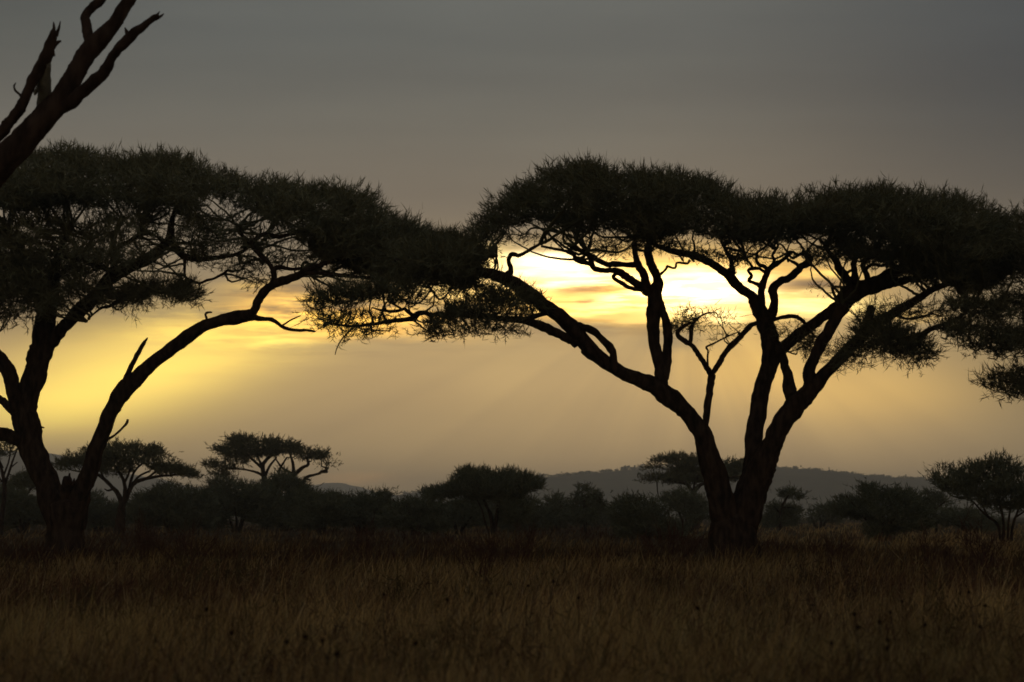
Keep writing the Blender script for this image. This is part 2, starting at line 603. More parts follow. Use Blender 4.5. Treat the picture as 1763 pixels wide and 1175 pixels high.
        # fine branchlets from the nearest limb to the clumps
        if twigs and len(s.sk):
            sk3 = P(s.sk[:, 0], s.sk[:, 1], s.d + s.sk[:, 2])
            ok = (s.skr < (12 if not s.far else 99)) & s.skok
            sk3 = sk3[ok] if ok.any() else sk3
            for i in np.nonzero(rng.rand(nc) < twigs)[0]:
                e = P(cx[i], cy[i], s.d + cw[i])
                dv = sk3 - e
                cost = np.linalg.norm(dv, axis=1) + np.maximum(dv[:, 2], 0) * 1.2
                j = cost.argmin()
                a = sk3[j]
                ln = np.linalg.norm(e - a)
                if ln < 0.15 or ln > tmax: continue
                if ln > 2.5 and a[2] > e[2] + 0.3: continue
                mid = a * 0.5 + e * 0.5 + rng.randn(3) * ln * 0.10 + np.array([0, 0, -0.06 * ln])
                c = catmull(np.vstack([a, a * 0.72 + mid * 0.28 + rng.randn(3) * ln * 0.04, mid, mid * 0.45 + e * 0.55 + rng.randn(3) * ln * 0.06, e]), 6)
                c[1:-1] += rng.randn(len(c) - 2, 3) * min(ln, 2.0) * 0.006
                r0 = twr[0] * mpp * min(1.7, 0.7 + ln / (80 * mpp)); r1 = twr[1] * mpp
                tube(mb, c, np.linspace(r0, r1, len(c)), 5)

    def fringe(s, key, line, n, depth, size=30.0, width=1.3, w0=0.0):
        """long stray shoots standing out of the top of the crown"""
        rng = s.rng; p = parse(line)
        L = np.concatenate([[0], np.cumsum(np.hypot(*np.diff(p, axis=0).T))])
        # shoots come in bunches
        cb = rng.uniform(0, L[-1], max(4, n // 7))
        u = np.clip(cb[rng.randint(0, len(cb), n)] + rng.randn(n) * 9, 0, L[-1])
        x = np.interp(u, L, p[:, 0]); y = np.interp(u, L, p[:, 1]) + rng.uniform(1, 12, n)
        w = w0 + rng.uniform(-1, 1, n) * depth * 0.5
        b = P(x, y, s.d + w)
        sl = np.gradient(np.interp(np.linspace(0, L[-1], 200), L, p[:, 1]), L[-1] / 199)
        tilt = np.interp(u, np.linspace(0, L[-1], 200), sl)
        dirs = unit(np.column_stack([rng.randn(n) * 0.55 + tilt * 0.6, rng.randn(n) * 0.4, np.full(n, 0.9)]))
        mpp = s.d / F
        ln = size * mpp * rng.uniform(0.4, 1.1, n)
        blades(s.mb(key, s.leaf), b, dirs, ln, np.full(n, width * mpp), rng, 0.35)
        # leaflets along each shoot
        bi = np.repeat(np.arange(n), 5)
        f = rng.uniform(0.2, 0.95, len(bi))
        blades(s.mb(key, s.leaf), b[bi] + dirs[bi] * (ln[bi] * f)[:, None] * 0.92, unit(dirs[bi] + rng.randn(len(bi), 3) * 0.6),
               ln[bi] * rng.uniform(0.2, 0.45, len(bi)), np.full(len(bi), width * mpp * 0.8), rng, 0.3)

    def done(s):
        for key, mb in s.mbs.items():
            mb.build(key.split(':')[0], s.mats[key], s.root, s.org)
        return s.root


# ------------------------------------------------------------------ ground and hills
def sheet(name, xs, ys, zf, mat):
    gx, gy = np.meshgrid(xs, ys)
    v = np.stack([gx, gy, zf(gx, gy)], -1).reshape(-1, 3)
    nx, ny = len(xs), len(ys)
    i = np.arange(ny - 1)[:, None] * nx; j = np.arange(nx - 1)[None]
    q = np.stack([i + j, i + j + 1, i + nx + j + 1, i + nx + j], -1).reshape(-1, 4)
    mb = MB(); mb.add(v, q)
    o = mb.build(name, mat)
    tag(o, kind='structure')
    return o


def gz(x, y):
    return 0.05 * np.sin(x * 0.21 + 1.3) * np.sin(y * 0.17) + 0.03 * np.sin(x * 0.53 + y * 0.41)


def gz_full(x, y):
    f = np.clip((260 - np.hypot(x, y)) / 100, 0, 1)
    return gz(x, y) * f


xs = np.concatenate([np.linspace(-7000, -160, 16), np.linspace(-150, 150, 121), np.linspace(160, 7000, 16)])
ys = np.concatenate([np.linspace(-1500, -40, 6), np.linspace(-30, 260, 117), np.linspace(290, 9000, 24)])
sheet('ground', xs, ys, gz_full, M_SOIL)


def vnoise(x, seed, sc):
    r = RS(seed).uniform(-1, 1, 4096)
    t = x / sc; i = np.floor(t).astype(int); f = t - i; f = f * f * (3 - 2 * f)
    return r[i % 4096] * (1 - f) + r[(i + 1) % 4096] * f


def hill(name, crest, d, depth, seed, n=260):
    c = parse(crest)
    x = (c[:, 0] - 881.5) / F * d
    z = np.array([float(P(a, b, d)[2]) for a, b in c])
    xs = np.linspace(x[0], x[-1], n)
    zc = np.interp(xs, x, z)
    k = np.hanning(15); k /= k.sum()
    zc = np.convolve(np.pad(zc, 7, 'edge'), k, 'valid')
    zc = np.maximum(zc + (vnoise(xs, seed, 70) * 1.6 + vnoise(xs, seed + 1, 26) * 0.9) * d / 3000, -4)
    ts = np.linspace(-1, 1, 33)
    def zf(gx, gy):
        t = (gy - d) / depth
        prof = np.cos(np.clip(t, -1, 1) * math.pi / 2) ** 1.3
        zz = np.interp(gx, xs, zc) * prof
        rid = vnoise(gx + 0.5 * gy, seed + 2, 130) * 5 + vnoise(gx - 0.3 * gy, seed + 3, 60) * 2.5
        return np.where(np.abs(t) < 0.04, zz, zz + rid * prof * (np.abs(t) * 1.2)) - 2.0
    o = sheet(name, xs, d + ts * depth, zf, M_HILL)
    return xs, zc - 2.0


h1 = hill('hill', '560,882 610,866 650,856 700,849 760,842 800,834 860,827 920,823 980,817 1040,812 1100,808 1150,803 1200,799 1260,800 1320,805 1350,806 1400,809 1440,813 1500,819 1540,823 1600,827 1700,833 1763,838 1900,850 2100,868 2300,884', 3000, 800, 5)
h2 = hill('hill', '-500,800 -300,782 -100,776 0,776 76,778 108,781 150,796 200,810 260,822 330,836 420,850 520,868 600,884', 4600, 900, 15)
h3 = hill('hill', '380,884 450,862 510,846 545,835 565,832 592,832 618,835 640,845 665,855 720,866 800,884', 5600, 900, 25)

# scrub woodland along the crest of the near hill, too far off to count
mb = MB(); rng = RS(77)
xsb = rng.uniform(h1[0][0], h1[0][-1], 520)
for x in xsb:
    z = float(np.interp(x, *h1)); hgt = rng.uniform(2.0, 5.5) * (1.6 if rng.rand() < 0.12 else 1)
    n = 26
    c = np.column_stack([x + rng.randn(n) * hgt * 0.55, 3000 + rng.randn(n) * 12, z + hgt * 0.55 + rng.randn(n) * hgt * 0.22])
    blades(mb, c, unit(rng.randn(n, 3) + [0, 0, 0.3]), np.full(n, hgt * 0.6), np.full(n, hgt * 0.5), rng)
    tube(mb, [[x, 3000, z - 2], [x, 3000, z + hgt * 0.6]], [0.35, 0.2], 5)
o = mb.build('hill_woodland', M_BUSH)
tag(o, 'scrub woodland fringing the crest of the long hill', 'woodland', kind='stuff')

# ------------------------------------------------------------------ right-hand umbrella acacia
t = Tree('umbrella_acacia', 'great flat-topped acacia forking into two spreading stems in front of the brightest clouds', 'tree', 1265, 60, 'umbrella acacias in the foreground', 11)
L = t.limb
T = 'trunk'
L(T, '1262,985,52 1263,960,47 1263,938,43 1260,915,40 1256,895,36', dw=0)
L(T, '1250,905,26 1243,870,24 1234,827,23 1222,790,19 1214,758,17.5 1200,733,15.5 1181,709,14.5 1164,694,16 1146,680,16.5 1126,664,14.5 1101,655,12.5 1077,645,12 1058,634,12 1040,622,12 1024,610,13 1008,597,12', dw=-1.6)
L(T, '1278,905,28 1290,860,28 1299,827,27 1306,800,24', dw=0.5)
L('limb:a', '1300,815,20 1298,785,16.5 1297,758,15.5 1302,725,15 1309,684,13.5 1317,652,13.5 1328,618,16 1326,586,16 1318,556,14 1313,540,12', dw=1.2)
L('limb:d', '1294,862,24 1303,828,23 1312,803,22 1321,785,20 1331,760,17.5 1346,731,18 1366,703,18.5 1385,684,15.5 1404,662,14 1424,640,11 1449,614,10.5 1478,585,10.5 1500,562,11.5 1536,541,8 1572,520,7 1607,498,6 1645,485,4 1690,470,3', dw=-2.2)
L('limb:e', '1386,684,10 1394,664,11 1393,643,11 1400,621,9 1413,594,9 1428,569,10 1441,543,11 1451,524,12', dw=-0.6)
L('limb:c', '1366,698,11 1360,672,10 1357,650,9 1351,630,9 1346,611,8 1336,592,7', dw=1.6)
L('limb:b', '1332,622,11 1347,601,10.5 1372,579,9.5 1404,555,9.5 1429,537,10.5 1450,525,14 1462,508,17 1486,497,16 1515,484,12 1547,466,9.5 1572,453,7 1610,440,4', dw=-1.0)
L('limb:b', '1490,498,11 1512,494,9 1536,488,8 1572,480,6 1610,473,3.5', dw=2.0)
# left stem: long limb and its branches
L('limb:l', '1012,600,12 998,582,12.5 990,570,12.5 967,548,12 950,535,12.5 934,524,13 919,511,12.5 904,500,12 889,490,11.5 874,482,11 858,476,10.5 845,472,10 818,466,8 790,461,6.5 755,457,5 715,452,4 680,448,3', dw=-2.2)
L('limb:l', '992,590,10 985,586,9 970,579,8 955,572,8 936,563,7.5 919,557,7 895,551,6 871,550,5.5 848,547,5 824,544,5 796,542,4.5 768,542,4.5 753,541,4 743,543,4.5 731,539,4.5 721,540,5 714,546,5.5 709,549,5 695,551,4.5 681,552,4 658,556,3.5 637,559,3.2 609,562,2.8 585,560,2 560,556,1.2', dw=-2.8)
L('limb:l', '612,561,2 600,572,1.5 588,585,1.2 580,600,1 577,611,0.7', dw=-0.2, twig_ok=False)
L('limb:l', '712,545,4 704,538,3.5 700,535,3.2 696,532,3 684,536,3 668,536,2.8 655,534,2 640,530,1.2', dw=0.5)
L('limb:l', '952,538,6 940,540,4.5 927,543,4.2 912,549,5 898,552,5', dw=-0.4)
L('limb:l', '990,560,6 1002,563,7 1014,567,7 1028,575,6.5 1038,586,6.5 1050,597,7 1055,609,6.5 1058,625,6 1060,640,6', dw=0.3)
L('limb:l', '1004,574,5 1016,588,5 1030,605,5.5 1040,618,6 1050,634,6', dw=0.1)
L('limb:l', '872,484,5.5 877,474,5 880,463,4.3 876,452,4.3 877,444,4.2 881,438,4 892,440,3.5 901,437,3.3 911,431,3 918,427,3 930,420,2.5', dw=-0.8)
L('limb:l', '876,468,4 867,473,2.6 857,471,2.4 848,466,2.2 838,466,2 826,470,1.6', dw=0.5)
L('limb:l', '853,470,2 857,462,1.9 857,455,1.7 855,446,1.4 848,438,1', dw=0.3)
# upright branch of the left stem
L('limb:u', '1134,672,17 1138,655,12.5 1139,637,12 1134,622,10.5 1129,605,10 1126,585,10 1124.5,565,11 1125,548,12.5 1127,533,13.5 1128,512,12.5 1127,495,12', dw=1.0)
L('limb:u', '1143,652,9 1147,630,8.5 1149,605,8 1150,580,8 1148,560,7.4 1144,546,7.2 1139,534,8 1133,520,9 1129,508,9', dw=0.8)
L('limb:u', '1128,500,11 1133,490,9 1131,478,8 1126,466,7.5 1120,453,7 1117,441,7 1116,426,7 1122,410,6 1134,396,4', dw=1.2)
L('limb:u', '1124,504,9 1116,499,8 1112,486,7.5 1109,474,7 1103,464,6.5 1098,455,6 1094,440,5 1092,425,4.8 1094,410,4 1100,395,3', dw=-1.4)
L('limb:u', '1118,504,9 1102,492,7.5 1086,482,7 1074,474,6.5 1062,467,6 1050,466,5 1038,466,5 1028,464,5 1020,459,5 1018,448,4.5 1010,437,4.3 996,430,3.8 978,421,3', dw=-2.4)
L('limb:u', '1022,459,4.5 1014,454,4.2 1005,452.5,4 996,450,4 990,446,4 988,438,3.4 980,434,3 967,431,2.8 950,428,2.4 932,424,2', dw=-1.2)
L('limb:u', '1097,456,5 1080,456,4.6 1060,455,5 1046,456,4.8 1032,450,4.8 1022,443,4.4 1012,437,4', dw=0.6)
L('limb:u', '1108,500,4 1092,498,3.6 1080,494,3.6 1070,487,3.6 1060,482,3.6 1056,476,3.4 1062,471,3', dw=-0.6)
L('limb:u', '1134,474,3 1140,470,2.4 1147,463,2.2 1149,459,2.2 1158,462,2.2 1163,461,2.2 1165,453,2.2 1174,453,2.2 1184,454,2.2 1187,448,2', dw=0.5)
# crown branches of the right stem
L('limb:a', '1316,552,11 1304,531,10 1296,512,9 1284,503,8.5 1271,494,8 1258,478,8 1246,468,7.5 1232,458,7 1218,450,6.8 1202,443,6.5 1187,438,6 1172,436,6 1152,431,5 1136,425,4.5 1122,418,3', dw=-2.0)
L('limb:a', '1259,480,5 1262,470,4.5 1260,458,4.2 1258,446,4 1252,436,3.5 1246,424,3', dw=-0.8)
L('limb:a', '1315,548,9 1311,527,8 1310,508,6.5 1312,494,6 1318,478,5.5 1323,466,5.2 1331,458,4.8 1340,453,4.2 1352,444,3.4 1364,434,2.8', dw=0.8)
L('limb:a', '1323,468,4.5 1316,459,3.6 1307,456,3.3 1302,448,3 1304,440,2.6', dw=-0.5)
L('limb:a', '1326,462,3.5 1333,449,3 1330,440,2.6 1336,430,2', dw=0.4)
L('limb:a', '1311,494,4.5 1300,488,3.3 1289,484,3.2 1294,475,2.8 1288,466,2.8 1296,463,3 1308,463,3 1318,470,3', dw=-0.3)
L('limb:a', '1297,464,3 1292,455,2.3 1286,447,2 1283,440,1.5', dw=-0.4)
L('limb:a', '1320,548,10 1328,540,8.5 1334,520,7 1331,507,7 1333,494,7 1345,484,6.5 1356,480,6.2 1366,473,6.2 1374,465,6 1380,458,6.5 1389,455,7 1393,447,6 1390,440,5 1381,437,3.4 1374,440,2.6', dw=1.6)
L('limb:a', '1377,462,4 1372,455,3 1364,451,2.6 1356,446,1.8', dw=-0.3)
L('limb:a', '1391,457,3 1399,457,1.6', dw=0)
L('limb:a', '1326,552,5 1338,549,3.5 1352,546,3.4 1368,545,3.6 1379,550,3.4 1386,557,3 1394,566,2 1400,576,1.4', dw=-1.0)
L('limb:b', '1464,490,9 1459,482,8.5 1452,472,7.5 1446,465,7 1442,455,6.4 1438,447,6 1430,438,4.6 1422,428,3.2', dw=-1.0)
L('limb:b', '1470,492,8 1472,478,6 1471,465,5.4 1470,451,5 1476,440,4.4 1480,430,4', dw=0.9)
L('limb:b', '1496,489,6.5 1493,474,5 1487,462,4.4 1487,450,4.6 1496,444,4.4 1507,437,4 1514,424,3', dw=-0.9)
L('limb:b', '1490,464,3.6 1498,457,3 1508,456,3 1518,458,2.7 1530,454,2.6 1541,446,2', dw=0.4)
L('limb:b', '1454,474,3.6 1463,467,2.6 1473,464,2', dw=0.2)
L('limb:d', '1502,562,8 1520,570,5 1545,581,4.6 1566,583,4.4 1586,577,4.6 1598,569,4.4 1610,564,4 1629,556,3.4 1645,551,3.2 1655,544,3.2 1664,535,3 1664,524,2.6 1660,512,2', dw=-1.5)
L('limb:d', '1602,567,3.4 1618,565,3 1636,567,3 1654,569,2.6 1676,568,2 1700,576,1.4', dw=-0.6)
L('limb:d', '1498,556,12 1496,545,8 1499,533,7 1500,527,4', dw=0.2)
L('limb:d', '1540,542,3 1556,548,2.4 1572,549,2.2 1590,545,2 1604,541,1.6 1622,545,1.2', dw=-0.7)
L('limb:d', '1660,512,2.4 1680,516,2.2 1705,521,2 1728,512,1.8 1750,520,1.6 1775,526,1.4', dw=-0.8)
# thin sapling-like stem between the two
L('limb:s', '1206,752,6 1213,738,5.6 1216,725,5.4 1218,700,6 1221,678,6.4 1223,660,6 1225,645,6.5', dw=0.3)
L('limb:s', '1223,644,5 1217,634,4.8 1210,622,4.8 1202,610,4.4 1195,599,4.2 1187,592,4.4 1179,588,4.4 1169,580,4 1166,573,3.6 1172,566,3 1182,560,2.4 1190,556,2', dw=-0.8)
L('limb:s', '1188,592,3.2 1190,580,3.6 1190,568,3.4 1194,556,3 1203,547,2 1216,540,1.4 1232,538,1', dw=0.3)
L('limb:s', '1226,643,5 1233,634,4.6 1240,623,4.6 1246,612,4.8 1253,602,5 1262,592,5 1273,582,5 1281,573,4.6 1289,564,4.6 1296,559,4 1303,557,4', dw=0.9)
L('limb:s', '1219,634,2.2 1218,618,1.8 1219,604,1.8 1216,598,1.7 1228,592,1.5 1240,586,1.4 1256,578,1.2 1272,572,1', dw=-0.3)
# crown
CR = 'crown:top'
TOPR = '735,432 760,417 790,414 815,402 840,366 880,344 920,319 950,299 1000,289 1045,305 1100,307 1140,301 1190,315 1230,323 1262,342 1300,349 1340,352 1390,341 1440,336 1500,338 1550,333 1610,338 1660,347 1700,364 1722,386'
t.pad(CR, TOPR + ' 1740,430 1710,462 1650,472 1600,458 1550,436 1500,418 1450,408 1400,412 1350,424 1300,424 1250,414 1200,406 1150,400 1100,402 1050,405 1000,400 950,388 905,384 866,392 832,422 812,448 780,470 735,468', 12500, 7.0, size=21, width=1.2, mode='dome', twigs=0.5, fill=0.42, clump=(20, 5.5), rough=5, twr=(1.8, 0.7))
t.fringe(CR, '750,412 790,410 815,398 840,362 880,340 920,315 950,295 1000,285 1045,301 1100,303 1140,297 1190,311 1230,323 1262,339 1300,343 1340,348 1390,337 1440,332 1500,334 1550,329 1610,334 1660,343 1700,360 1722,382', 560, 5.0)
t.pad(CR, '826,440 868,398 950,398 1050,412 1100,410 1200,414 1260,428 1330,430 1400,420 1450,418 1480,436 1420,452 1380,436 1330,442 1280,446 1200,434 1120,428 1060,442 1000,432 940,414 890,408 850,440 828,470 800,486 760,470', 1500, 6.0, size=15, width=1.0, mode='all', per=5, twigs=0.75, fill=0.15, twr=(1.7, 0.7))
t.pad(CR, '1430,412 1500,420 1600,445 1700,455 1745,470 1720,492 1660,505 1600,498 1560,476 1520,455 1470,440', 2500, 6.0, size=20, width=1.2, mode='flat', twigs=0.7, fill=0.3)
t.pad(CR, '690,430 760,418 815,424 822,440 806,462 815,484 800,494 770,490 700,482', 2300, 5.0, size=20, width=1.2, mode='flat', twigs=0.5, fill=0.5, w0=-2.5)
SP = 'foliage_spray'
t.pad(SP + ':1', '522,530 545,507 600,492 660,492 712,505 745,522 705,530 645,520 590,530 555,548', 576, 2.5, size=20.4, width=1.10, mode='flat', twigs=0.9, fill=0.3, w0=-6.0, twr=(1.6, 0.6), tmax=1.7)
t.pad(SP + ':1', '520,532 560,532 640,526 690,548 690,565 640,580 590,588 555,572', 306, 2.4, size=20.4, width=0.90, mode='all', twigs=0.9, fill=0.25, w0=-6.0, twr=(1.5, 0.5), tmax=1.7)
t.pad(SP + ':1', '550,500 600,476 690,478 740,500 720,508 650,494 590,496', 158, 2.4, size=21.6, width=0.90, mode='all', twigs=0.6, fill=0.3, w0=-5.0, tmax=1.7)
t.pad(SP + ':2', '735,568 758,535 800,512 850,497 900,502 930,516 938,536 905,552 868,556 900,576 850,570 800,580 745,586', 843, 2.8, size=19.2, width=1.10, mode='flat', twigs=0.9, fill=0.3, w0=-4.0, twr=(1.6, 0.6), tmax=1.7)
t.pad(SP + ':2', '735,578 800,560 880,556 905,580 850,576 800,586 750,590', 143, 2.4, size=18, width=0.90, mode='all', twigs=0.7, fill=0.3, w0=-4.0, tmax=1.7)
t.pad(SP + ':2', '740,512 800,492 880,490 930,510 880,508 800,512', 126, 2.4, size=19.2, width=0.90, mode='all', twigs=0.6, w0=-4.0, tmax=1.7)
t.pad(SP + ':3', '1478,552 1500,548 1545,556 1585,572 1612,598 1590,618 1540,606 1490,600 1465,590', 810, 2.6, size=19.2, width=1.10, mode='flat', twigs=0.9, fill=0.35, w0=-2.5, tmax=1.7)
t.pad(SP + ':3', '1440,600 1470,580 1540,600 1600,612 1570,625 1520,612 1470,632 1440,618', 270, 2.4, size=20.4, width=0.90, mode='all', twigs=0.9, fill=0.3, w0=-2.5, tmax=1.7)
t.pad(SP + ':3', '1440,545 1490,528 1540,510 1600,520 1640,540 1600,552 1540,545 1480,556', 213, 2.4, size=19.2, width=0.90, mode='all', twigs=0.8, fill=0.3, w0=-2.0, tmax=1.7)
t.pad(SP + ':4', '1622,566 1660,548 1705,552 1760,568 1800,590 1800,628 1735,618 1680,604 1635,592', 810, 2.6, size=19.2, width=1.10, mode='flat', twigs=0.9, fill=0.3, w0=-5.0, tmax=1.7)
t.pad(SP + ':4', '1630,525 1665,510 1705,522 1750,535 1720,552 1650,548', 371, 2.4, size=19.2, width=1.05, mode='flat', twigs=0.7, fill=0.3, w0=-4.5, tmax=1.7)
t.pad(SP + ':5', '1160,566 1180,532 1215,526 1260,538 1292,560 1250,574 1205,572 1170,582', 85, 1.4, size=20.4, width=0.83, mode='flat', twigs=0.9, fill=0.5, twr=(1.3, 0.6), per=5, tmax=1.7)
t.pad(SP + ':5', '1152,560 1180,548 1206,560 1190,575 1160,578', 99, 0.9, size=15.6, width=0.98, mode='flat', twigs=0.8, fill=0.5, tmax=1.7)
t.pad(SP + ':5', '1200,585 1240,572 1290,566 1270,580 1225,596', 36, 0.9, size=15.6, width=0.75, mode='flat', twigs=0.8, per=5, tmax=1.7)
t.pad(SP + ':6', '1330,562 1365,550 1400,562 1428,590 1400,606 1372,578 1340,588', 255, 1.4, size=18, width=0.83, mode='all', twigs=0.9, fill=0.4, w0=1.0, tmax=1.7)
t.pad(CR, '1380,480 1440,484 1445,496 1425,502', 36, 0.6, size=14.4, width=0.83, mode='all', twigs=0, per=5)
t.done()

# ------------------------------------------------------------------ left-hand umbrella acacia
t = Tree('umbrella_acacia', 'tall flat-topped acacia with a broken stump in its fork and one long arching limb', 'tree', 113, 68, 'umbrella acacias in the foreground', 22, leaf=M_LEAF_GLARE)
L = t.limb
L(T, '113,965,40 113,940,34 113,915,31 112,885,31 110,868,30', dw=0)
L(T, '104,900,24 92,872,24 82,838,21 72,815,20 62,792,20 54,770,21 49,748,22 43,718,22.5 44,700,21 48,682,19.5 54,664,18.8 60,646,18.5 64.5,630,18.5 69,612,19 74,596,19.5 77,572,20 77,545,17', dw=1.0)
L('limb:m', '78,556,15 74,530,13 70,510,12 62,480,10 48,450,8 30,420,6 10,395,4', dw=2.0)
L('limb:m', '80,550,14 88,520,12 92,490,10 96,460,8 104,430,6 118,400,4', dw=-2.2)
L('limb:m', '66,495,6 40,485,5 5,480,4 -40,470,3', dw=-2)
L('limb:m', '94,480,5 120,460,4.5 140,440,4 160,410,3', dw=1)
L('limb:n', '80,606,8 90,588,11 99,575,12 113,560,11.5 133,539,11.5 157,517,10.5 174,498,11 194,476,11 212,465,10.5 230,457,10.5 255,447,9.5 270,434,9 284,422,8 292,411,8 294,393,6 298,372,4 306,350,3', dw=-2.0)
L('limb:n', '290,412,7 300,422,6.5 308,434,6 320,443,6 345,447,5 378,443,4 410,437,3.4 430,424,3', dw=-1.2)
L('limb:n', '196,474,7 196,456,6.5 195,438,6 194,420,5.5 200,400,4 212,380,3', dw=1.4)
L('limb:n', '190,466,5.5 176,461,4.6 163,457,4.2 152,451,4 142,446,3.8 122,444,3.2 100,440,2.5', dw=-1.4)
L('limb:n', '212,420,4 226,414,4 238,404,4.2 243,392,3.6 246,378,3', dw=0.8)
L('limb:n', '195,440,4.5 205,425,4 222,416,4 232,408,3.4', dw=0.4)
L('limb:n', '318,446,3.4 318,462,2.4 319,477,2.3 330,483,2.2 343,488,2.4 356,483,2.4 368,480,2.4 380,474,2.2 392,466,2', dw=-0.6)
L('limb:n', '343,488,1.8 343,498,1.3 341,505,0.8', dw=0)
L('limb:n', '178,502,5 192,510,4 205,517,3.4 188,528,2.8 176,530,2.4 160,542,1.6 150,553,1', dw=-0.6)
L('limb:n', '200,516,3.4 222,506,3.2 248,503,3 280,504,2.4 310,510,1.6', dw=-1.2)
L('limb:o', '34,716,9 28,698,12.5 24,680,12 18,650,12 8,627,11.5 -5,612,11 -30,590,10.5 -70,562,9.5 -130,520,7 -190,470,5', dw=-2)
L('limb:o', '34,712,9 18,704,8 6,692,7 -20,676,6 -60,650,5 -110,600,4', dw=2)
L('limb:p', '46,766,10 24,755,10.5 2,747,11 -30,739,11 -80,720,9 -140,680,7 -200,600,4', dw=-2)
L('limb:p', '62,738,2.5 71,736,1.8 76,737,1', dw=0)
# right limb
L('limb:r', '124,905,24 134,868,20 138,850,17.5 146,832,16 154,812,15 165,773,13.5 177,744,13 187,718,13.5 198,696,14 211,676,14.5 231,656,13.8 254,633,12.6 278,613,11.5 302,596,11.5 329,575,11 353,561,10.5 384,551,10.5 415,546,11 436,541,10', dw=-2.6)
L('limb:r', '432,544,8 440,530,7.4 444,518,7.4 451,508,7.6 459,499,8 469,491,8.5 481,486,7.8 492,482,7.2 505,478,7 516,473,6.4 528,465,5.4 548,458,4.4 580,448,3.8 620,440,3', dw=-1.4)
L('limb:r', '470,490,6 472,478,5.4 471,466,5 478,460,4 492,462,3.2 505,464,3 520,462,2.6', dw=0.5)
L('limb:r', '472,470,4 462,452,4 448,440,4 436,426,4.4 424,412,3.6 410,398,3', dw=0.9)
L('limb:r', '434,420,4.2 444,409,4.2 455,404,4 468,406,4 480,408,3.6 500,404,3 530,398,2.4', dw=-0.8)
L('limb:r', '516,473,4 545,470,3.8 580,474,3.4 625,478,3 680,482,2.4 730,488,1.8 770,494,1.2', dw=-1.8)
L('limb:q', '434,546,5.5 450,549,4 468,551,3.8 478,557,3.6 486,563,3.4 498,567,3 512,569,2.8 528,569,2.4 535,570,2.6 543,571,1.3', dw=-0.8, twig_ok=False)
L('limb:q', '486,561,1.8 498,553,1.5 512,546,1.2 518,544,0.8', dw=0, twig_ok=False)
L('dead_stub:1', '205,680,5 209,666,4.4 218,648,4.6 227,629,4.6 236,612,4.4 244,597,4 250,588,2.6 254,582,1.2', dw=-0.3, twig_ok=False)
L('dead_stub:2', '184,757,3 194,752,2 203,745,1.9 212,736,1.9 218,729,2.2 220,723,2.2', dw=-0.3, twig_ok=False)
L('dead_stub:3', '357,560,3 356,550,2.4 354,541,2.2 359,538,1.8 365,538,1.3', dw=-0.1, twig_ok=False)
L('dead_stub:4', '114,880,14 114,850,11 115,836,9 116,826,8', dw=-0.9, twig_ok=False)
L('dead_stub:4', '112,834,4 113,826,3 112,820,1.2', dw=0, twig_ok=False); L('dead_stub:4', '119,832,4 119,824,3 120,815,1.2', dw=0, twig_ok=False)
L('dead_stub:4', '124,836,4 127,829,2.6 128,824,1', dw=0, twig_ok=False)
CR = 'crown:top'
TOPL = '-260,344 -150,299 -50,281 0,278 50,270 110,263 160,274 220,278 300,284 350,293 400,305 430,318 470,313 520,329 570,329 620,349 650,369 700,385 730,408 770,415'
t.pad(CR, TOPL + ' 800,425 812,448 770,474 720,484 650,474 590,464 545,452 500,400 440,378 400,372 360,330 345,352 330,372 270,366 200,362 130,356 60,362 0,362 -100,378 -260,388', 11500, 7.0, size=21, width=1.2, mode='dome', twigs=0.5, fill=0.32, clump=(20, 5), rough=5, twr=(1.7, 0.7))
t.fringe(CR, '-60,281 0,276 50,268 110,261 160,272 220,276 300,282 350,291 400,303 430,316 470,311 520,327 570,327 620,347 650,367 700,383 730,406 770,413', 480, 5.0, size=28)
t.pad(CR, '-200,388 0,362 150,360 300,370 360,372 450,392 520,436 548,462 480,458 400,464 340,466 300,446 250,462 220,490 150,520 60,540 -40,540 -200,500', 4300, 6.0, size=20, width=1.1, mode='flat', twigs=0.8, fill=0.12, clump=(19, 6.5), twr=(1.7, 0.7))
t.pad(CR, '-60,440 40,430 130,450 150,490 110,530 60,548 0,548 -60,545', 1700, 4.5, size=19, width=1.15, mode='all', twigs=0.8, fill=0.2)
t.pad(CR, '380,455 440,462 520,455 545,466 500,470 455,480 440,490 400,478', 200, 4.0, size=17, width=1.0, mode='all', per=5, twigs=0.8, fill=0.3)
t.pad(CR, '540,400 640,395 760,420 810,440 790,470 700,486 620,478 560,468', 2300, 5.0, size=20, width=1.2, mode='flat', twigs=0.4, fill=0.6)
t.pad('foliage_spray:1', '150,508 220,492 270,482 322,496 347,512 340,524 300,518 250,516 210,528 165,534', 840, 2.0, size=19.2, width=1.05, mode='flat', twigs=0.9, fill=0.35, w0=-1.5, tmax=1.7)
t.pad('foliage_spray:1', '185,530 230,518 270,520 260,534 215,542', 90, 1.5, size=19.2, width=0.83, mode='all', twigs=0.8, w0=-1.5, per=5, tmax=1.7)
t.done()

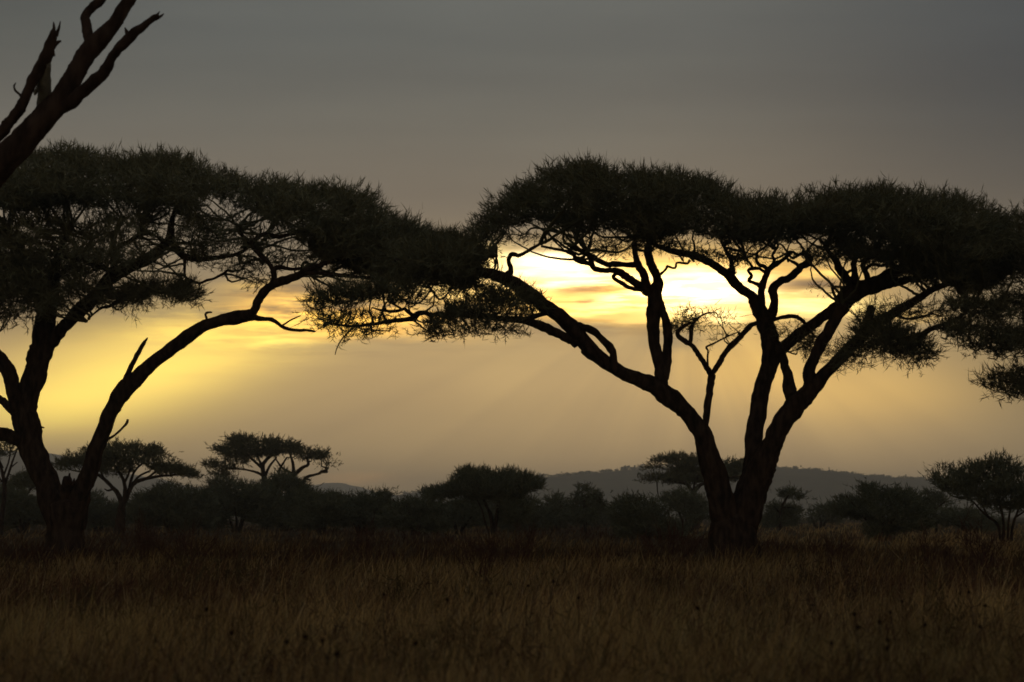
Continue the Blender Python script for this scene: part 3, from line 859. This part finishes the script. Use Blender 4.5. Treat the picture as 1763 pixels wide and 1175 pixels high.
# ------------------------------------------------------------------ the neighbour whose crown reaches in from the right
t = Tree('umbrella_acacia', 'acacia mostly out of view, its crown and low spray reaching in at the right edge', 'tree', 2010, 57, 'umbrella acacias in the foreground', 33)
L = t.limb
L(T, '2010,985,36 2008,950,30 2004,900,26 2000,840,22 1995,780,20 1990,720,18', dw=0)
L('limb:a', '1993,740,14 1985,690,13 1960,640,11 1930,590,10 1900,540,8 1870,490,7 1840,450,5 1800,410,3', dw=-1)
L('limb:b', '1996,740,14 2010,680,13 2040,620,11 2070,550,9 2090,480,7 2110,430,5', dw=1.5)
L('limb:c', '1990,700,7 1950,690,6 1900,678,5 1850,668,4 1800,662,3 1760,660,2.2 1725,656,1.6', dw=-1.5)
L('limb:d', '1900,545,5 1860,540,4 1820,536,3 1775,530,2.4 1740,520,1.8 1705,518,1.2', dw=-1)
t.pad('crown', '1722,388 1745,374 1785,366 1850,354 1950,349 2060,360 2160,385 2240,430 2200,470 2050,480 1900,472 1800,468 1765,470 1735,448', 4800, 5.0, size=21, width=1.2, mode='dome', twigs=0.5, fill=0.5)
t.pad('crown', '1720,440 1770,455 1820,470 1800,500 1760,490 1735,470', 260, 3.0, size=17, mode='all', twigs=0.6, fill=0.3)
t.pad('foliage_spray:1', '1690,660 1720,648 1763,632 1850,628 1910,650 1850,690 1775,684 1745,690 1715,672', 840, 2.0, size=20.4, width=1.10, mode='flat', twigs=0.8, fill=0.35, w0=-1.5, tmax=1.7)
t.pad('foliage_spray:2', '1715,505 1760,500 1830,515 1830,560 1770,560 1740,535', 495, 2.0, size=20.4, width=0.98, mode='all', twigs=0.8, fill=0.3, w0=-1.5, tmax=1.7)
t.done()

# ------------------------------------------------------------------ dead tree leaning in at the top left
t = Tree('dead_tree', 'bare dead tree leaning in at the top left with snapped branches and one barkless stub', 'tree', -335, 22, None, 44, bark=M_DEAD)
L = t.limb
L(T, '-335,1125,60 -325,1060,52 -300,960,45 -245,760,40 -175,560,36 -115,430,32 -62,348,29.5 -20,302,27.5 25,258,25 64,217,22.5 97,180,20.5 120,146,17.5 138,112,16.5 158,82,17 179,61,15 197,41,12.5 212,15,11.5 225,-4,10.5 245,-45,9 252,-95,6.5 262,-130,3', dw=0.3, lump=0.06)
L('limb:a', '158,84,10 152,66,9 149,48,8.6 147,28,9 157,15,8.2 174,0,8 190,-28,6.5 196,-70,4.5 210,-110,2.5', dw=0.3)
L('limb:b', '92,196,7 108,186,10.5 126,172,11.5 143,157,10.5 166,138,11 176,128,10 185,116,9.5 194,97,9 209,79,9.5 225,63,9 235,54,7.6 247,45,7 257,37,6.4 266,31,6 272,27,4.5', dw=-0.4)
L('limb:b', '268,33,4 276,29,2.4 282,24,0.9', dw=0); L('limb:b', '268,29,3.6 272,24,2 275,20,0.8', dw=0)
L('limb:b', '222,64,5 218,55,3 215,48,1', dw=0)
L('limb:c', '-150,400,12 -90,330,10.5 -45,278,10 0,231,9.5 15,212,10 27,197,9.5 37,183,9.5 48,158,8.6 61,131,9.8 76,107,11 84,83,9.5 90,66,8.4 93,54,6', dw=-0.5, w0=0.3)
L('limb:c', '92,58,4.5 93,48,3 92,38,0.9', dw=0); L('limb:c', '97,62,4 101,50,2.4 104,37,0.9', dw=0)
L('limb:c', '90,80,6 98,74,4 105,71,1.5', dw=0); L('limb:c', '86,92,5 92,94,3 94,97,1.2', dw=0)
L('limb:d', '38,168,3.6 33,162,2.4 27,157,2.2 24,149,1.8 27,143,1', dw=0)
L('bare_limb', '80,108,9 78,126,9 76,143,11.5 77,158,12.5 76,172,12 74,192,13', dw=0.5, mat=M_BARE)
L('bare_limb', '66,152,4 61,160,3 60,164,1.5', dw=0, mat=M_BARE)
t.root.children[-1] if t.root.children else None
t.done()

# ------------------------------------------------------------------ trees and thickets of the plain behind
GB = 'trees of the plain behind the acacias'
GT = 'thickets along the far edge of the grass'


def far_tree(name, label, cat, d, bx, strokes, pads, seed, group, n=1.0, depth=4.0, leaf=None, size=7.5, mode='flat', width=0.95, fill=0.3, clump=(12, 2.6), rough=6):
    t = Tree(name, label, cat, bx, d, group, seed, leaf=leaf, far=True)
    for i, st in enumerate(strokes): t.limb('trunk' if i == 0 else 'limb', st)
    for p in pads:
        q = parse(p)
        a = 0.5 * abs(np.dot(q[:, 0], np.roll(q[:, 1], 1)) - np.dot(q[:, 1], np.roll(q[:, 0], 1)))
        t.pad('crown', p, int(a * 0.62 * n), depth, size=size, width=width, mode=mode, clump=clump, twigs=0.5, fill=fill, soft=12, twr=(1.3, 0.6), per=6, rough=rough)
    return t.done()


far_tree('acacia_tree', 'spreading acacia seen through the fork of the tall left tree, stems like a fan', 'tree', 140, 207,
    ['205,926,10 207,900,8.5 209,880,7.5 212,864,6', '211,870,5 203,850,4.4 193,839,3.8 180,826,3.2 163,814,2.2', '196,842,2.4 186,845,1.8 180,842,1', '212,868,4.6 215,850,4 214,832,3.4 207,816,2.6 195,800,1.8', '213,866,5 222,846,4.4 232,832,3.8 250,825,3 275,820,2.4 305,818,1.6',
     '222,846,3.4 226,826,2.6 233,810,2 246,798,1.6', '226,836,2.6 240,820,2 256,812,1.6', '214,832,2.4 222,815,2 224,800,1.6', '250,825,2 270,812,1.5', '180,826,2 170,806,1.4'],
    ['86,803 102,790 122,780 143,775 152,790 150,806 122,808 98,809', '150,772 184,765 204,761 221,766 243,763 257,772 276,771 292,786 319,801 348,821 325,818 296,815 255,803 235,797 204,795 184,782 168,800 150,806',
     '250,800 300,806 340,820 310,819 270,815', '160,800 200,795 230,805 220,816 180,818'], 101, GB, 0.8)
far_tree('acacia_tree', 'flat-topped acacia standing clear above the dark thickets, two stems and layered crown', 'tree', 200, 458,
    ['455,914,6 455,880,5.5 455,840,5 455,818,5', '455,822,4.5 452,806,4 456,795,3.4 470,782,2.4', '455,820,3 440,813,2 415,808,1.6 392,808,1', '453,808,3 440,796,2.4 424,783,1.8', '452,805,2.6 446,792,2 441,778,1.6', '457,818,2.8 465,802,2 476,788,1.5',
     '505,910,5 504,860,4.6 505,818,4.4', '505,820,3.6 505,802,2.8 500,784,2', '506,818,4 520,806,3.4 531,800,3 528,788,1.8', '503,816,2.4 486,806,1.8 474,790,1.4', '478,814,2 486,800,1.8 494,788,1.4', '513,852,4 522,832,4 528,822,2.6 545,817,2 556,812,2.8 563,813,2 560,806,1.3 553,803,0.9', '526,825,2 535,827,1'],
    ['360,779 394,767 394,755 410,751 451,754 494,757 516,764 528,772 561,777 566,785 555,791 524,789 500,782 473,785 443,783 412,785 391,783', '348,801 371,797 400,800 414,808 372,808', '356,817 380,812 403,819 375,823', '543,799 571,797 566,804', '385,790 420,786 430,796 400,798'], 102, GB, 1.0, 4.5)
far_tree('acacia_tree', 'compact acacia with a ragged spiky top on three thin stems, mid plain', 'tree', 130, 850,
    ['852,928,3.6 854,898,3.2 858,872,3 862,856,2.6 872,842,2', '848,928,3 846,892,3 838,872,2.6 828,852,2', '844,925,2 836,902,1.6 828,874,1.3 815,850,1', '856,880,2 868,862,1.6 890,845,1.2'],
    ['727,845 774,841 783,825 791,819 823,815 854,819 874,816 905,823 932,833 936,842 911,846 895,850 915,860 864,863 834,861 793,857 742,857', '866,868 900,862 912,880 905,904 868,906', '786,824 800,814 815,818 800,826'], 103, GB, 1.0, 4.0, M_BUSH, size=11, mode='up', fill=0.6)
far_tree('acacia_tree', 'wide umbrella crown in three thin layers half hidden by the great forked trunk', 'tree', 210, 1196,
    ['1200,912,5 1197,875,4.8 1193,848,4.6', '1193,850,3.6 1184,836,3 1172,831,2.4 1150,828,1.6', '1193,850,3.8 1202,838,3.2 1216,831,2.6 1240,826,2 1270,820,1.4', '1194,846,2.6 1196,832,2 1204,818,1.6', '1184,836,2 1176,822,1.6 1160,806,1.2', '1131,830,1.1 1132,845,1.1 1134,856,0.7'],
    ['1100,826 1112,819 1150,815 1200,812 1300,812 1307,821 1276,830 1213,829 1184,831 1143,830 1105,831', '1107,807 1119,802 1160,803 1220,802 1290,804 1300,808 1220,810 1150,810', '1118,795 1127,791 1150,785 1170,783 1195,788 1215,793 1256,795 1278,799 1298,805 1230,800 1160,800 1120,800'], 104, GB, 1.1, 4.5)
far_tree('acacia_tree', 'small tiered acacia standing alone on the pale grass right of the forked trunk', 'tree', 170, 1344,
    ['1344,915,2.6 1343,890,2.4 1346,872,2.2 1358,852,1.5', '1344,885,1.6 1332,872,1.2', '1346,874,1.6 1366,874,1', ],
    ['1342,851 1350,843 1364,840 1374,846 1388,857 1370,863 1350,858', '1319,868 1335,864 1355,866 1374,872 1383,880 1360,886 1340,882 1322,876', '1316,884 1330,876 1345,886 1345,903 1318,903', '1350,884 1372,886 1372,895 1352,894'], 105, GB, 0.9, 2.0, M_BUSH)
far_tree('acacia_tree', 'little wind-swept acacia with a sloping top beside the raised-tuft thorn thicket', 'tree', 165, 1611,
    ['1612,916,2.6 1611,890,2.4 1608,868,2', '1609,872,1.8 1596,856,1.3', '1610,876,1.6 1628,864,1.2'],
    ['1586,846 1596,845 1609,851 1625,858 1642,861 1638,869 1612,867 1594,858', '1595,868 1625,870 1630,884 1612,880 1600,882'], 106, GB, 0.9, 2.0, M_BUSH)
far_tree('acacia_tree', 'large thorny bush-like acacia with many splayed stems near the right edge', 'tree', 95, 1730,
    ['1726,944,3.2 1728,915,2.6 1727,895,2.4 1722,870,2', '1724,940,2.8 1718,905,2.6 1702,890,2.2 1688,878,1.6 1668,855,1.2', '1740,942,2.8 1744,905,2.4 1754,876,1.8 1765,850,1.4', '1735,942,2.4 1736,905,2 1740,870,1.6 1742,840,1.2', '1700,888,1.8 1680,850,1.4 1655,828,1.1', '1750,890,1.6 1780,870,1.2'],
    ['1606,818 1631,821 1658,811 1685,803 1718,798 1751,808 1768,817 1800,826 1826,850 1818,885 1763,884 1718,884 1690,878 1676,868 1640,852 1609,834', '1606,816 1622,806 1650,812 1640,824', '1690,806 1712,790 1735,796 1725,812'], 107, GB, 0.30, 3.0, M_BUSH, size=13, mode='up', fill=0.2, width=1.2, clump=(12, 4))
far_tree('acacia_tree', 'nearly leafless slender tree at the left edge behind the tall trunk', 'tree', 150, 2,
    ['0,922,5 4,885,4.2 8,845,3.6 4,812,3 -6,790,2 -16,772,1.4', '7,838,3 16,812,2.2 24,788,1.6 31,770,1', '6,820,2 14,798,1.6 18,776,1.2 14,760,0.8', '5,806,1.8 -4,782,1.3 2,765,0.9', '18,806,1.4 30,796,1', '4,830,2 -16,806,1.5 -30,780,1'],
    ['-45,775 -10,760 25,768 36,776 20,786 -15,790'], 108, GB, 0.45, 2.5)
far_tree('acacia_tree', 'low flat-crowned acacia just left of the tall forked trunk, above a thicket', 'tree', 175, 45,
    ['44,916,4 45,880,3.6 46,850,3', '46,852,2.4 36,840,1.8 22,832,1.2', '46,850,2.4 58,838,1.8 76,828,1.2'],
    ['5,839 20,824 45,817 75,819 100,827 75,835 40,838'], 109, GB, 1.0, 3.0)
far_tree('weeping_tree', 'slim round-headed tree with one drooping branch standing apart in front of the hill', 'tree', 170, 1006,
    ['1008,918,3.2 1008,890,3 1006,862,2.2', '1010,858,1.6 1024,850,1.4 1034,860,1.1 1042,872,0.8'],
    ['976,880 985,852 992,838 1008,834 1020,843 1030,852 1028,866 1034,884 1022,902 985,902', '1020,845 1034,856 1044,872 1036,870 1026,858'], 110, GB, 0.85, 2.2, M_BUSH)

bushes = [
    ('dark rounded thicket at the left edge under the low flat-crowned acacia', 165, 40, ['-25,862 0,848 40,842 75,852 92,870 97,905 -25,905'], 3),
    ('dim shrub seen in the gap between the left tree trunk and its arching limb', 180, 170, ['132,880 148,852 160,844 182,857 202,876 207,906 135,908'], 3),
    ('broad dark thicket just right of the fan-stemmed acacia', 160, 296, ['222,882 240,862 262,846 300,838 340,841 362,852 374,876 366,907 235,908'], 4),
    ('thicket under the left half of the layered flat-topped acacia', 172, 408, ['338,866 370,841 400,833 440,835 470,847 480,870 472,906 345,907'], 4),
    ('domed thicket hiding the stems of the layered flat-topped acacia', 185, 490, ['436,846 460,824 492,818 520,826 533,846 542,900 448,907'], 3.5),
    ('dense bush right of the two-stemmed acacia, below the far round hill', 150, 553, ['512,856 538,841 568,840 582,852 592,872 597,908 506,908'], 3),
    ('low spreading bush under the slope of the far round hill', 155, 624, ['574,874 595,853 620,846 650,848 668,860 674,882 668,908 580,910'], 3),
    ('sloping thicket at the left foot of the spiky-topped acacia', 145, 715, ['655,888 680,871 710,854 738,846 762,852 770,909 660,910'], 3),
    ('dark undergrowth beneath the spiky-topped acacia', 152, 790, ['735,882 760,868 800,860 828,866 838,884 834,914 738,914'], 3),
    ('thicket on the right of the spiky-topped acacia stems', 172, 915, ['868,884 882,868 910,864 930,871 960,878 974,892 970,908 868,908'], 3),
    ('small flat-topped bush between the spiky acacia and the round-headed tree', 190, 958, ['928,870 942,855 960,850 974,860 970,869 986,882 986,906 934,905'], 2.5),
    ('wide rounded thicket sloping down to the foot of the great forked trunk', 120, 1112, ['1050,884 1062,868 1076,859 1107,866 1123,862 1143,870 1164,889 1186,905 1180,926 1060,922'], 3),
    ('pale thicket behind the great forked trunk, on its left side', 168, 1186, ['1146,857 1165,851 1186,852 1206,864 1222,876 1225,904 1176,902 1162,878'], 3),
    ('broad thorn thicket with a raised tuft on top, on open grass', 115, 1520, ['1481,841 1496,834 1518,834 1529,849 1570,855 1595,866 1600,893 1594,920 1492,922 1486,893 1458,887 1429,884 1434,868 1455,852 1483,851'], 3),
    ('dim back-row thicket far behind the fan-stemmed acacia', 230, 255, ['190,880 215,862 250,855 290,858 310,872 318,905 185,905'], 4),
    ('dim back-row thicket far behind the flat-topped acacia, left of its stems', 235, 365, ['310,880 330,858 365,850 405,853 425,868 430,905 305,905'], 4),
    ('dim back-row thicket far behind the flat-topped acacia, right of its stems', 232, 535, ['480,875 505,858 535,850 570,856 590,870 596,905 475,905'], 4),
    ('dim back-row thicket filling the dip between the low bush and the sloping thicket', 240, 668, ['612,880 640,866 668,862 700,866 722,880 728,905 606,905'], 4),
    ('dim back-row thicket far behind the spiky-topped acacia', 238, 815, ['745,880 775,866 820,860 865,866 890,880 896,904 740,904'], 4),
    ('dim back-row thicket below the round-headed tree and the hill', 242, 1030, ['950,892 985,882 1030,878 1060,884 1078,904 945,904'], 4),
    ('dim low thicket at the left edge behind the near-leafless slender tree', 225, -10, ['-70,880 -40,860 0,852 40,858 60,880 66,905 -75,905'], 4),
    ('dim low thicket far behind the alone-standing tiered acacia', 236, 1325, ['1290,892 1310,884 1335,882 1360,890 1372,904 1285,904'], 3),
    ('low bank of scrub at the feet of the big right-hand bush', 150, 1668, ['1600,900 1625,885 1655,880 1690,884 1715,896 1725,912 1595,912'], 3),
    ('low pale scrub far off beside the alone-standing tiered acacia', 230, 1412, ['1385,893 1400,884 1425,882 1450,888 1455,902 1388,902'], 3),
]
for i, (lab, d, bx, pads, dep) in enumerate(bushes):
    q = parse(pads[0])
    gy = 888 + 4860 / d
    r = RS(500 + i)
    st = []
    for k in range(4):
        tx = q[:, 0].mean() + (k - 1.5) / 1.5 * (q[:, 0].max() - q[:, 0].min()) * 0.30
        b0 = bx + (k - 1.5) * 3
        ty = q[:, 1].min() + (q[:, 1].max() - q[:, 1].min()) * r.uniform(0.2, 0.4)
        st.append(f'{b0},{gy + 3},2.4 {b0 * 0.7 + tx * 0.3 + r.uniform(-4, 4)},{gy * 0.6 + ty * 0.4},2 {tx},{ty},1.1')
    far_tree('thicket', lab, 'bush', d, bx, st, pads, 200 + i, GT, 0.62, dep, M_BUSH, size=10, mode='dome', fill=0.45, clump=(11, 3.6), rough=13)

# ------------------------------------------------------------------ grass
rng = RS(900)
NT_ = 24000
iv = rng.uniform(1 / 330.0, 1 / 7.0, NT_)
dd = 1 / iv
half = (881.5 / F) * dd * 1.25 + 2
gx = rng.uniform(-1, 1, NT_) * half
gy = dd


def fbm2(x, y, seed, sc):
    r = RS(seed)
    o = np.zeros_like(x); a = 1.0; tot = 0
    for k in range(4):
        th = r.uniform(0, 6.3, 5); ph = r.uniform(0, 6.3, 5)
        o += a * np.mean([np.sin((x * math.cos(t_) + y * math.sin(t_)) * 2 * math.pi / sc + p_) for t_, p_ in zip(th, ph)], 0)
        tot += a; a *= 0.6; sc *= 0.5
    return o / tot * 2.0


red = fbm2(gx, gy * 0.55, 3, 17.0)
grn = fbm2(gx, gy * 0.6, 4, 9.0)
tall = fbm2(gx, gy, 5, 5.0)
per = 11
bi = np.repeat(np.arange(NT_), per)
nb = len(bi)
spread = 0.10 + 0.0035 * dd
bx = gx[bi] + rng.randn(nb) * spread[bi]; by = gy[bi] + rng.randn(nb) * spread[bi]
bz = gz_full(bx, by) - 0.03
hh = (0.80 + 0.30 * tall[bi]) * rng.uniform(0.45, 1.2, nb)
lean = rng.randn(nb, 3) * 0.46 + np.column_stack([0.10 * np.ones(nb), np.zeros(nb), np.zeros(nb)])
dirs = unit(np.column_stack([lean[:, 0], lean[:, 1], np.ones(nb)]))
wid = np.maximum(0.0065, 1.15 * by / F) * rng.uniform(0.7, 1.3, nb)
gold = np.array([0.40, 0.275, 0.120]); redc = np.array([0.100, 0.046, 0.030]); green = np.array([0.27, 0.23, 0.105]); pale = np.array([0.45, 0.34, 0.19]); dark = np.array([0.11, 0.070, 0.046])
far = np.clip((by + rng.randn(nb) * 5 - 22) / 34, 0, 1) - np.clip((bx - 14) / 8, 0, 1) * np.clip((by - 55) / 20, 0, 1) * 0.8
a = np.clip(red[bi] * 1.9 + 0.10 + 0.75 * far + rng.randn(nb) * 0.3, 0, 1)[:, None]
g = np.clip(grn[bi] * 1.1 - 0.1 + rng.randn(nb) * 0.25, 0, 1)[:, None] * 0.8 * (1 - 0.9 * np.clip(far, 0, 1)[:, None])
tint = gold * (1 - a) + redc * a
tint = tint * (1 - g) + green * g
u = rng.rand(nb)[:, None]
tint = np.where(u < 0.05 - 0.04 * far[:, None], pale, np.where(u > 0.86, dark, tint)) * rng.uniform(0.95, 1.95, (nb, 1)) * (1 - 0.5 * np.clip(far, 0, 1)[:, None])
mb = MB()
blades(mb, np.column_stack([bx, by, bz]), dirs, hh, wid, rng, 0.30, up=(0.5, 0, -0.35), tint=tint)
# dark dry forbs standing in bunches between the grass
nfb = 420
iv = rng.uniform(1 / 60.0, 1 / 9.0, nfb); fd = 1 / iv
fx = rng.uniform(-1, 1, nfb) * ((881.5 / F) * fd * 1.2 + 1)
fi = np.repeat(np.arange(nfb), 14)
fb = np.column_stack([fx[fi] + rng.randn(len(fi)) * 0.10, fd[fi] + rng.randn(len(fi)) * 0.10, np.zeros(len(fi))])
fdir = unit(np.column_stack([rng.randn(len(fi)) * 0.35, rng.randn(len(fi)) * 0.35, np.ones(len(fi))]))
fh = (0.55 + 0.5 * rng.rand(nfb))[fi] * rng.uniform(0.6, 1.1, len(fi))
fw = np.maximum(0.006, 0.9 * fd[fi] / F)
fcol = np.where(rng.rand(nfb)[fi, None] < 0.5, np.array([0.07, 0.042, 0.03]), np.array([0.09, 0.07, 0.035]))
blades(mb, fb, fdir, fh, fw, rng, 0.15, tint=fcol)
for k in range(5):
    u_ = rng.uniform(0.35, 0.95, len(fi))
    blades(mb, fb + fdir * (fh * u_)[:, None], unit(fdir + rng.randn(len(fi), 3) * 0.8), fh * 0.18, fw * 1.5, rng, 0.3, tint=fcol)
# flowering stalks with feathery tips rising from the sward
ns = 5200
iv = rng.uniform(1 / 45.0, 1 / 9.0, ns); sd = 1 / iv
sx = rng.uniform(-1, 1, ns) * ((881.5 / F) * sd * 1.2 + 1)
sdir = unit(np.column_stack([rng.randn(ns) * 0.28 + 0.08, rng.randn(ns) * 0.28, np.ones(ns)]))
sh = rng.uniform(0.6, 1.0, ns)
sb = np.column_stack([sx, sd, gz_full(sx, sd)])
wS = np.maximum(0.005, 0.8 * sd / F)
stt = np.where(rng.rand(ns)[:, None] < 0.6, np.array([0.30, 0.22, 0.11]), np.array([0.14, 0.08, 0.05]))
blades(mb, sb, sdir, sh, wS, rng, 0.12, tint=stt)
tips = sb + sdir * (sh * 0.93)[:, None]
for k in range(4):
    blades(mb, tips - sdir * rng.uniform(0, 0.16, ns)[:, None], unit(sdir + rng.randn(ns, 3) * 0.35), rng.uniform(0.08, 0.16, ns), wS * 1.3, rng, 0.5, up=(0.3, 0, -0.5), tint=stt * 1.05)
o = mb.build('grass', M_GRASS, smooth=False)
tag(o, 'tall dry golden brown savanna grass covering the plain', 'grass', kind='stuff')

# ------------------------------------------------------------------ bare reddish shrubs in the grass
def shrub_mesh(seed):
    r = RS(seed); mb = MB()
    for k in range(16):
        az = r.uniform(0, 6.28); inc = r.uniform(0.1, 0.75)
        dv = np.array([math.cos(az) * math.sin(inc), math.sin(az) * math.sin(inc), math.cos(inc)])
        ln = r.uniform(0.8, 1.35)
        p = np.array([dv * 0.02, dv * ln * 0.35 + r.randn(3) * 0.04, dv * ln * 0.7 + r.randn(3) * 0.08 + [0, 0, 0.06], dv * ln + [0, 0, 0.16] + r.randn(3) * 0.08])
        tube(mb, catmull(p, 4), np.linspace(0.014, 0.004, 13), 5)
        for j in range(7):
            f = r.uniform(0.35, 1.0)
            b = p[1] * (1 - f) + p[3] * f
            dv2 = unit(dv + r.randn(3) * 0.6 + [0, 0, 0.2]); l2 = r.uniform(0.2, 0.5)
            tube(mb, catmull(np.array([b, b + dv2 * l2 * 0.5 + r.randn(3) * 0.03, b + dv2 * l2 + [0, 0, 0.05]]), 3), np.linspace(0.007, 0.003, 7), 4)
    return mb


shrub_px = [(322, 44, 0.78, 'darkest reddish bare shrub in the grass right of the tall left tree'),
            (832, 38, 0.72, 'small bare twiggy shrub in the grass below the spiky-topped acacia'),
            (1155, 46, 0.8, 'reddish bare shrub in the grass just left of the great forked trunk'),
            (1430, 42, 0.6, 'bare twiggy shrub in the grass below the tiered little acacia'),
            (250, 52, 0.8, 'far reddish bare shrub between the left trunk and the dark thickets'),
            (1690, 50, 0.85, 'wide reddish bare shrub in the grass below the big right-hand bush'),
            (905, 50, 0.7, 'low reddish bare shrub in the grass right of the spiky-topped acacia'),
            (1600, 48, 0.65, 'reddish bare shrub in the grass below the wind-swept acacia'),
            (640, 52, 0.75, 'reddish bare shrub in front of the low spreading bush')]
for i, (px, d, sc, lab) in enumerate(shrub_px):
    x = float(P(px, 900, d)[0])
    o = shrub_mesh(40 + i).build('dry_shrub', M_RED, None, (0, 0, 0))
    o.location = (x, d, float(gz(np.array(x), np.array(d))) - 0.02)
    sc *= 1.45
    o.scale = (sc * 1.1, sc * 1.1, sc)
    tag(o, lab, 'shrub', 'bare shrubs in the grass')

# ------------------------------------------------------------------ dark seed heads on tall stalks
heads = [(1422, 937), (1683, 1018), (1687, 1036), (1689, 1071), (1552, 1044), (1487, 1049), (1480, 1070), (1530, 1066), (1562, 1068), (1436, 1092), (1553, 1095),
         (1536, 1106), (1567, 1025), (1233, 1049), (501, 1094), (521, 1095), (545, 1094), (344, 1051), (563, 1133), (378, 1095), (990, 1027), (658, 1016), (898, 1008),
         (944, 1004), (717, 1094), (780, 1027)]
HS = 0.98
proto = None
for i, (px, py) in enumerate(heads):
    d = (EYE - HS) * F / (py - 888)
    q = P(px, py, d)
    loc = (float(q[0]), float(q[1]), float(q[2]) - HS)
    if proto is None:
        proto = thing('weed_stalk', 'tall dry weed stalk ending in a dark round seed head above the grass', 'weed', loc, 'dark seed heads in the grass')
        mb = MB()
        tube(mb, catmull(np.array([[0.06, 0, -0.1], [0.04, 0.01, 0.35], [0.01, -0.01, 0.7], [0, 0, HS - 0.02]]), 4), np.linspace(0.007, 0.0035, 13), 6)
        mb.build('stem', M_TWIG, proto)
        mb = MB(); r = RS(5)
        n = 160
        dv = unit(r.randn(n, 3))
        blades(mb, np.tile([0, 0, HS], (n, 1)) + dv * 0.003, dv, np.full(n, 0.019), np.full(n, 0.006), r, 0.2)
        uu = np.linspace(0, math.pi, 7)
        tube(mb, np.column_stack([0 * uu, 0 * uu, HS - 0.012 * np.cos(uu)]), np.maximum(0.011 * np.sin(uu), 0.002), 8, r, 0.1)
        mb.build('seed_head', M_SEED, proto)
        root = proto
    else:
        root = proto.copy(); COL.objects.link(root); root.location = loc
        for ch in list(proto.children):
            c = ch.copy(); COL.objects.link(c); c.parent = root
    r = RS(700 + i)
    root.rotation_euler = (r.uniform(-0.12, 0.12), r.uniform(-0.12, 0.12), r.uniform(0, 6.28))
    k = r.uniform(0.7, 1.15); root.scale = (k, k, r.uniform(0.94, 1.04))

# ------------------------------------------------------------------ evening haze
hz = MB()
x0, x1, y0, y1, z0, z1 = -7500, 7500, -1800, 9400, -6, 215
v = [(x0, y0, z0), (x1, y0, z0), (x1, y1, z0), (x0, y1, z0), (x0, y0, z1), (x1, y0, z1), (x1, y1, z1), (x0, y1, z1)]
hz.add(v, [[0, 3, 2, 1], [4, 5, 6, 7], [0, 1, 5, 4], [1, 2, 6, 5], [2, 3, 7, 6], [3, 0, 4, 7]])
mh = bpy.data.materials.new('haze_air'); mh.use_nodes = True
tr = mh.node_tree; tr.nodes.clear()
pv = tr.nodes.new('ShaderNodeVolumePrincipled')
pv.inputs['Color'].default_value = (0.90, 0.92, 0.96, 1)
pv.inputs['Density'].default_value = 0.00021
pv.inputs['Anisotropy'].default_value = 0.2
oo = tr.nodes.new('ShaderNodeOutputMaterial')
tr.links.new(pv.outputs[0], oo.inputs['Volume'])
o = hz.build('haze', mh, smooth=False)
o.visible_shadow = True
tag(o, 'thin evening haze filling the air over the plain', 'haze', kind='stuff')
